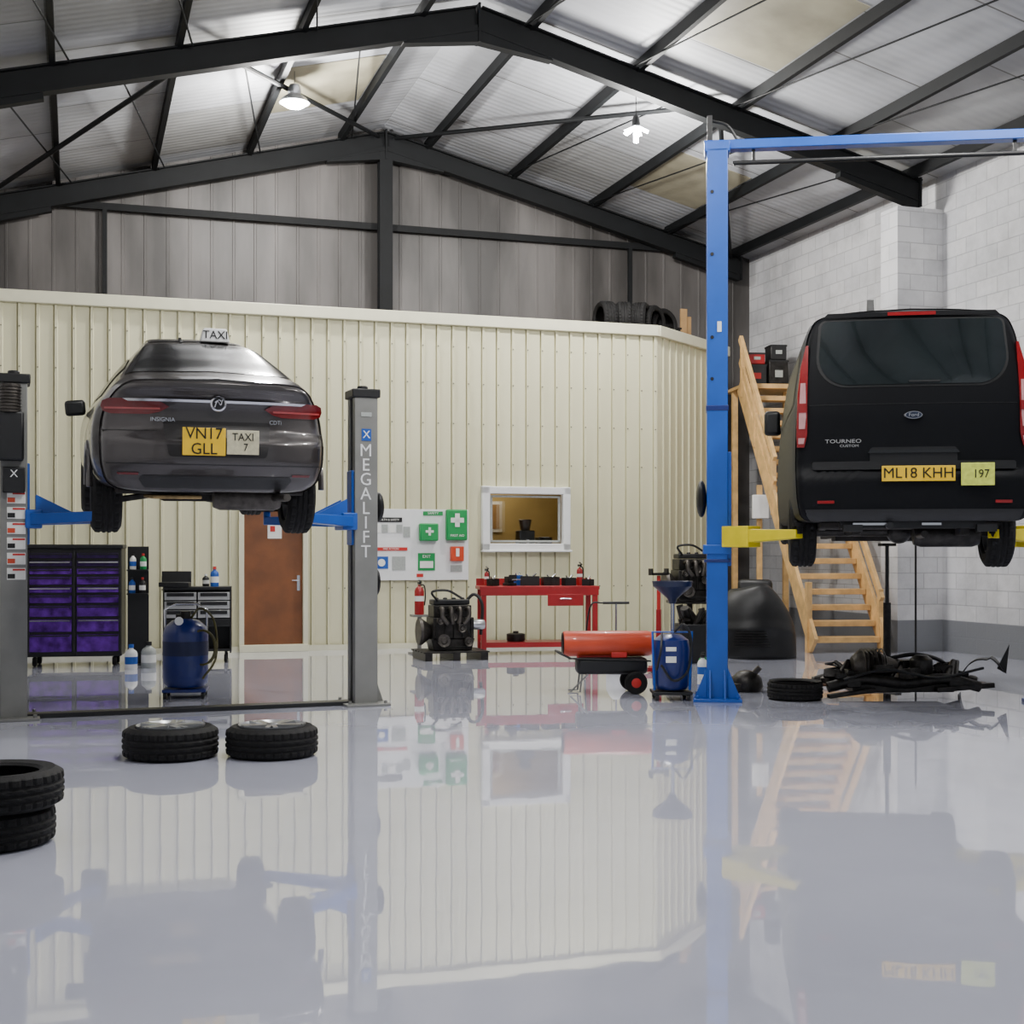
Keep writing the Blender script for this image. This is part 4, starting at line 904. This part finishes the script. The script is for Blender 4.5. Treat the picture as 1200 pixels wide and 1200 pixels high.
for i,(x,z,mt,cn) in enumerate(((-.07,.911,SBLUE,'blue'),(.06,.911,BLACK,'black'),(-.06,1.211,PAPER,'white'),(.07,1.211,GREEN,'green'))):
    bottle((-4.72+x,17.0,z),.04,.2,mt,SRED if i%2 else BLACK,cn+' aerosol can on the narrow rack','aerosol can')

# ------------------------------------------------------------------ pump / jack / stand
e=empty('hand_pump',(1.25,16.2,0),.1,'white hand-pumped brake bleeder with T handle','pump')
M().lathe([(0,.02),(.11,.02),(.12,.05),(.12,.22),(.08,.30),(.03,.34),(0,.34)],seg=24).obj('flask',WHITE,e); M().cyl((0,0,.3),(0,0,.82),.012).obj('rod',CHROME,e)
M().cyl((-.16,0,.82),(.16,0,.82),.016).tube(cat_rom([(-.16,0,.82),(-.3,0,.80),(-.36,0,.5),(-.38,0,.1)],5),.01).obj('t_handle',BLACK,e); M().cyl((0,0,0),(0,0,.03),.14).obj('foot',BLACK,e)
e=empty('transmission_jack',(1.74,16.0,0),.3,'red upright hydraulic jack with saddle top','jack')
M().cyl((0,0,.06),(0,0,.75),.035,r1=.03).box((0,0,.04),(.45,.08,.05)).box((0,0,.04),(.08,.45,.05)).obj('jack_body',RED,e,bevel=.004)
M().cyl((0,0,.75),(0,0,1.15),.022).obj('ram',SRED,e); M().box((0,0,1.17),(.22,.1,.03)).box((-.1,0,1.2),(.02,.1,.07)).box((.1,0,1.2),(.02,.1,.07)).obj('saddle',GREASE,e)
for x,y in((-.2,0),(.2,0),(0,-.2),(0,.2)): M().lathe([(0,-.012),(.02,-.012),(.022,0),(.02,.012),(0,.012)],axis='X',c=(x,y,.02),seg=14).obj('castor',BLACK,e)
e=empty('engine_stand',(2.62,19.6,0),0,'black engine stand frame on castors','engine stand')
M().box((0,.3,.36),(.08,.08,.7)).box((0,.3,.05),(.8,.08,.06)).box((-.36,0,.05),(.06,.7,.06)).box((.36,0,.05),(.06,.7,.06)).box((0,0,.70),(.7,.5,.04)).box((-.3,-.2,.36),(.04,.04,.7)).box((.3,-.2,.36),(.04,.04,.7)).obj('stand_frame',GREASE,e,bevel=.004)
q=engine((2.62,19.5,.725),.2,'dark greasy engine on a stand beside the blue lift',1.0,False)
e=empty('parts_bin',(2.38,17.5,0),.15,'black plastic bin heaped with greasy parts','parts bin')
mm=M(); mm.box((0,0,.02),(.5,.4,.04))
for sg in(-1,1): mm.box((sg*.25,0,.25),(.02,.4,.5)); mm.box((0,sg*.2,.25),(.5,.02,.5))
mm.obj('bin_body',BLACK,e,bevel=.01)
mm=M()
for k in range(14): mm.cyl((random.uniform(-.18,.18),random.uniform(-.12,.12),.40),(random.uniform(-.22,.22),random.uniform(-.12,.12),random.uniform(.55,.80)),random.uniform(.03,.06),12)
mm.obj('scrap_parts',GREASE,e)
# bumper cover
e=empty('car_bumper',(3.24,18.2,0),-.2,'large rounded black plastic car bumper standing on the floor','bumper'); P=[]
for i in range(19):
    t=i/18; row=[]
    for k in range(41):
        s_=-1+2*k/40; a_=s_*1.45; prof_=math.sqrt(max(0.0,1-(t*.93)**3.2))
        htop=.98*(1-.22*abs(s_)**3)+.03*math.sin(s_*5)
        rad=.57*(.25+.75*prof_); y=-rad*math.cos(a_)*.9+.2; x=rad*math.sin(a_)*1.04
        bump=.025*(1 if .35<t<.45 else 0)
        row.append(Vector((x,y-bump,htop*t)))
    P.append(row)
mm=M(); mm.grid(P); o=mm.obj('bumper_skin',BLACK,e); s=o.modifiers.new('s','SOLIDIFY'); s.thickness=.012
mm=M()
for k in range(6): mm.box((0,-.355,.18+.035*k),(.5-.02*k,.03,.012))
mm.obj('grille',GREASE,e)
e=empty('vehicle_seat',(3.45,19.35,0),-.3,'black leather vehicle seat standing behind the bumper','seat')
M().box((0,0,.28),(.5,.52,.2)).obj('seat_cushion',BLACK,e,bevel=.06); M().box((0,.27,.68),(.5,.16,.70),rx=-.15).obj('seat_back',BLACK,e,bevel=.06); M().box((-.2,0,.09),(.05,.45,.18)).box((.2,0,.09),(.05,.45,.18)).obj('seat_rail',GREASE,e)
e=empty('gearbox_cover',(2.42,13.9,0),.4,'small black cast gearbox casing lying on the floor','gearbox part')
M().lathe([(0,.0),(.15,.0),(.17,.05),(.15,.14),(.09,.2),(0,.22)],seg=20).obj('casing',GREASE,e); M().box((-.14,-.05,.05),(.14,.1,.08)).obj('flange',IRON,e,bevel=.01); M().cyl((.05,-.05,.18),(.1,-.09,.25),.03).obj('spigot',IRON,e)

# ------------------------------------------------------------------ axle subframe assembly
sf=empty('axle_subframe',(3.80,13.35,0),.03,'greasy axle subframe with brake discs and springs lying on the floor','vehicle subframe')
mm=M()
for y in(-.25,.3): mm.tube(cat_rom([(-.75,y,.12),(-.4,y,.20),(0,y,.16),(.4,y,.20),(.75,y,.12)],6),.055,10)
for x in(-.5,.5): mm.obox((x,-.3,.17),(x,.35,.17),.14,.10)
mm.box((0,0,.14),(1.0,.5,.14)); mm.obj('crossmember',GREASE,sf,bevel=.01)
mm=M(); mm.lathe([(0,-.2),(.1,-.19),(.16,-.12),(.17,.02),(.12,.12),(.07,.25),(0,.26)],axis='X',c=(-.25,0,.30),seg=24)
for k in range(6): mm.lathe([(.17,-.1+.04*k),(.185,-.095+.04*k),(.17,-.085+.04*k)],axis='X',c=(-.25,0,.30),seg=24)
mm.obj('differential',IRON,sf)
mm=M(); mm.lathe([(0,-.1),(.09,-.1),(.11,-.05),(.11,.1),(.06,.14),(0,.14)],c=(.22,-.1,.28),seg=20); mm.box((.22,.1,.28),(.3,.2,.16)); mm.obj('motor_unit',GREASE,sf,bevel=.01)
mm=M()
for k in range(16):
    x=random.uniform(-.7,.7); y=random.uniform(-.25,.25); mm.box((x,y,.20+random.uniform(0,.10)),(random.uniform(.08,.2),random.uniform(.06,.15),random.uniform(.05,.12)),rz=random.uniform(0,3),rx=random.uniform(-.4,.4))
for k in range(8):
    x=random.uniform(-.65,.65); mm.cyl((x,-.2,.2),(x+random.uniform(-.2,.2),.1,.34),random.uniform(.02,.04),10)
mm.obj('bracket',GREASE,sf,bevel=.006)
for sg in(-1,1):
    M().lathe([(.05,0),(.15,0),(.155,.01),(.15,.022),(.05,.022)],c=(sg*.72,-.1,.13),seg=36,closed=True).obj('brake_disc',RUST,sf)
    M().lathe([(0,0),(.055,0),(.06,.05),(.03,.07),(0,.07)],c=(sg*.72,-.1,.15),seg=20).obj('hub',IRON,sf)
    M().tube([(sg*.60+.06*math.cos(t),.15+.06*math.sin(t),.12+.009*t) for t in np.linspace(0,24,110)],.011,6).obj('coil_spring',BLACK,sf)
    M().cyl((sg*.15,-.05,.25),(sg*.7,-.1,.17),.02).lathe([(.025,0),(.05,.02),(.03,.035),(.05,.05),(.03,.065),(.045,.08),(.02,.1)],axis='X',c=(sg*.35,-.07,.225),seg=16).obj('drive_shaft',GREASE,sf)
M().obox((.3,-.3,.1),(.88,-.25,.14),.07,.05).obj('control_arm',GREASE,sf,bevel=.008); M().obox((-.3,-.3,.1),(-.78,-.4,.05),.07,.04).obj('control_arm',GREASE,sf,bevel=.008)
mm=M(); mm.tube(cat_rom([(-.6,-.3,.2),(-.2,-.34,.30),(.3,-.32,.22),(.8,-.2,.3)],6),.014,8); mm.tube(cat_rom([(-.1,.1,.36),(.2,.0,.42),(.5,.1,.34),(.6,.2,.2)],6),.02,8); mm.obj('hose',BLACK,sf)
tyre_thing((2.76,13.15,0),.4,'worn tyre lying flat beside the removed subframe',False,.27,.18,'tyre by the subframe')
e=empty('wheel_arch_liner',(4.86,13.75,0),-.4,'black plastic wheel arch liner lying on the floor','car part')
P=[]
for i in range(17):
    t=i/16*math.pi*.8; P.append([Vector((-.05-.24*math.cos(t)*1.0,y,.02+.33*math.sin(t)*(1 if i<12 else 1.1))) for y in np.linspace(-.14,.14,5)])
mm=M(); mm.grid(P); o=mm.obj('liner_shell',BLACK,e); s=o.modifiers.new('s','SOLIDIFY'); s.thickness=.01
M().prism([(.08,.25),(.20,.50),(.17,.20)],-.02,.02).obj('liner_tab',BLACK,e)
e=empty('transmission_jack',(3.95,14.2,0),.2,'tall thin dark hydraulic jack supporting from the floor','jack')
M().cyl((0,0,.05),(0,0,.9),.04).box((0,0,.03),(.5,.07,.04)).box((0,0,.03),(.07,.5,.04)).obj('jack_body',GREASE,e); M().cyl((0,0,.9),(0,0,1.5),.02).obj('ram',BLACK,e); M().box((0,0,1.51),(.16,.1,.03)).obj('saddle',GREASE,e)
e=empty('axle_stand',(5.15,17.2,0),.2,'thin black support pole standing by the wall','support pole')
M().cyl((0,0,.02),(0,0,1.55),.014).obj('pole',BLACK,e); M().box((0,0,.01),(.3,.3,.02)).obj('foot',BLACK,e)
for i,(X,Y,mt,cn) in enumerate(((2.15,15.2,WHITE,'white'),(2.30,15.3,SBLUE,'blue'),(2.2,15.5,GREEN,'green'))):
    bottle((X,Y,0),.06,.28,mt,BLACK,cn+' fluid bottle on the floor near the blue lift','container')

# ------------------------------------------------------------------ camera
cam=bpy.data.cameras.new('camera'); co=bpy.data.objects.new('camera',cam); COL.objects.link(co)
co.location=(0,0,1.45); co.rotation_euler=(math.pi/2,0,0); cam.sensor_width=36; cam.lens=47.4; cam.shift_y=.0375; cam.clip_end=200
bpy.context.scene.camera=co
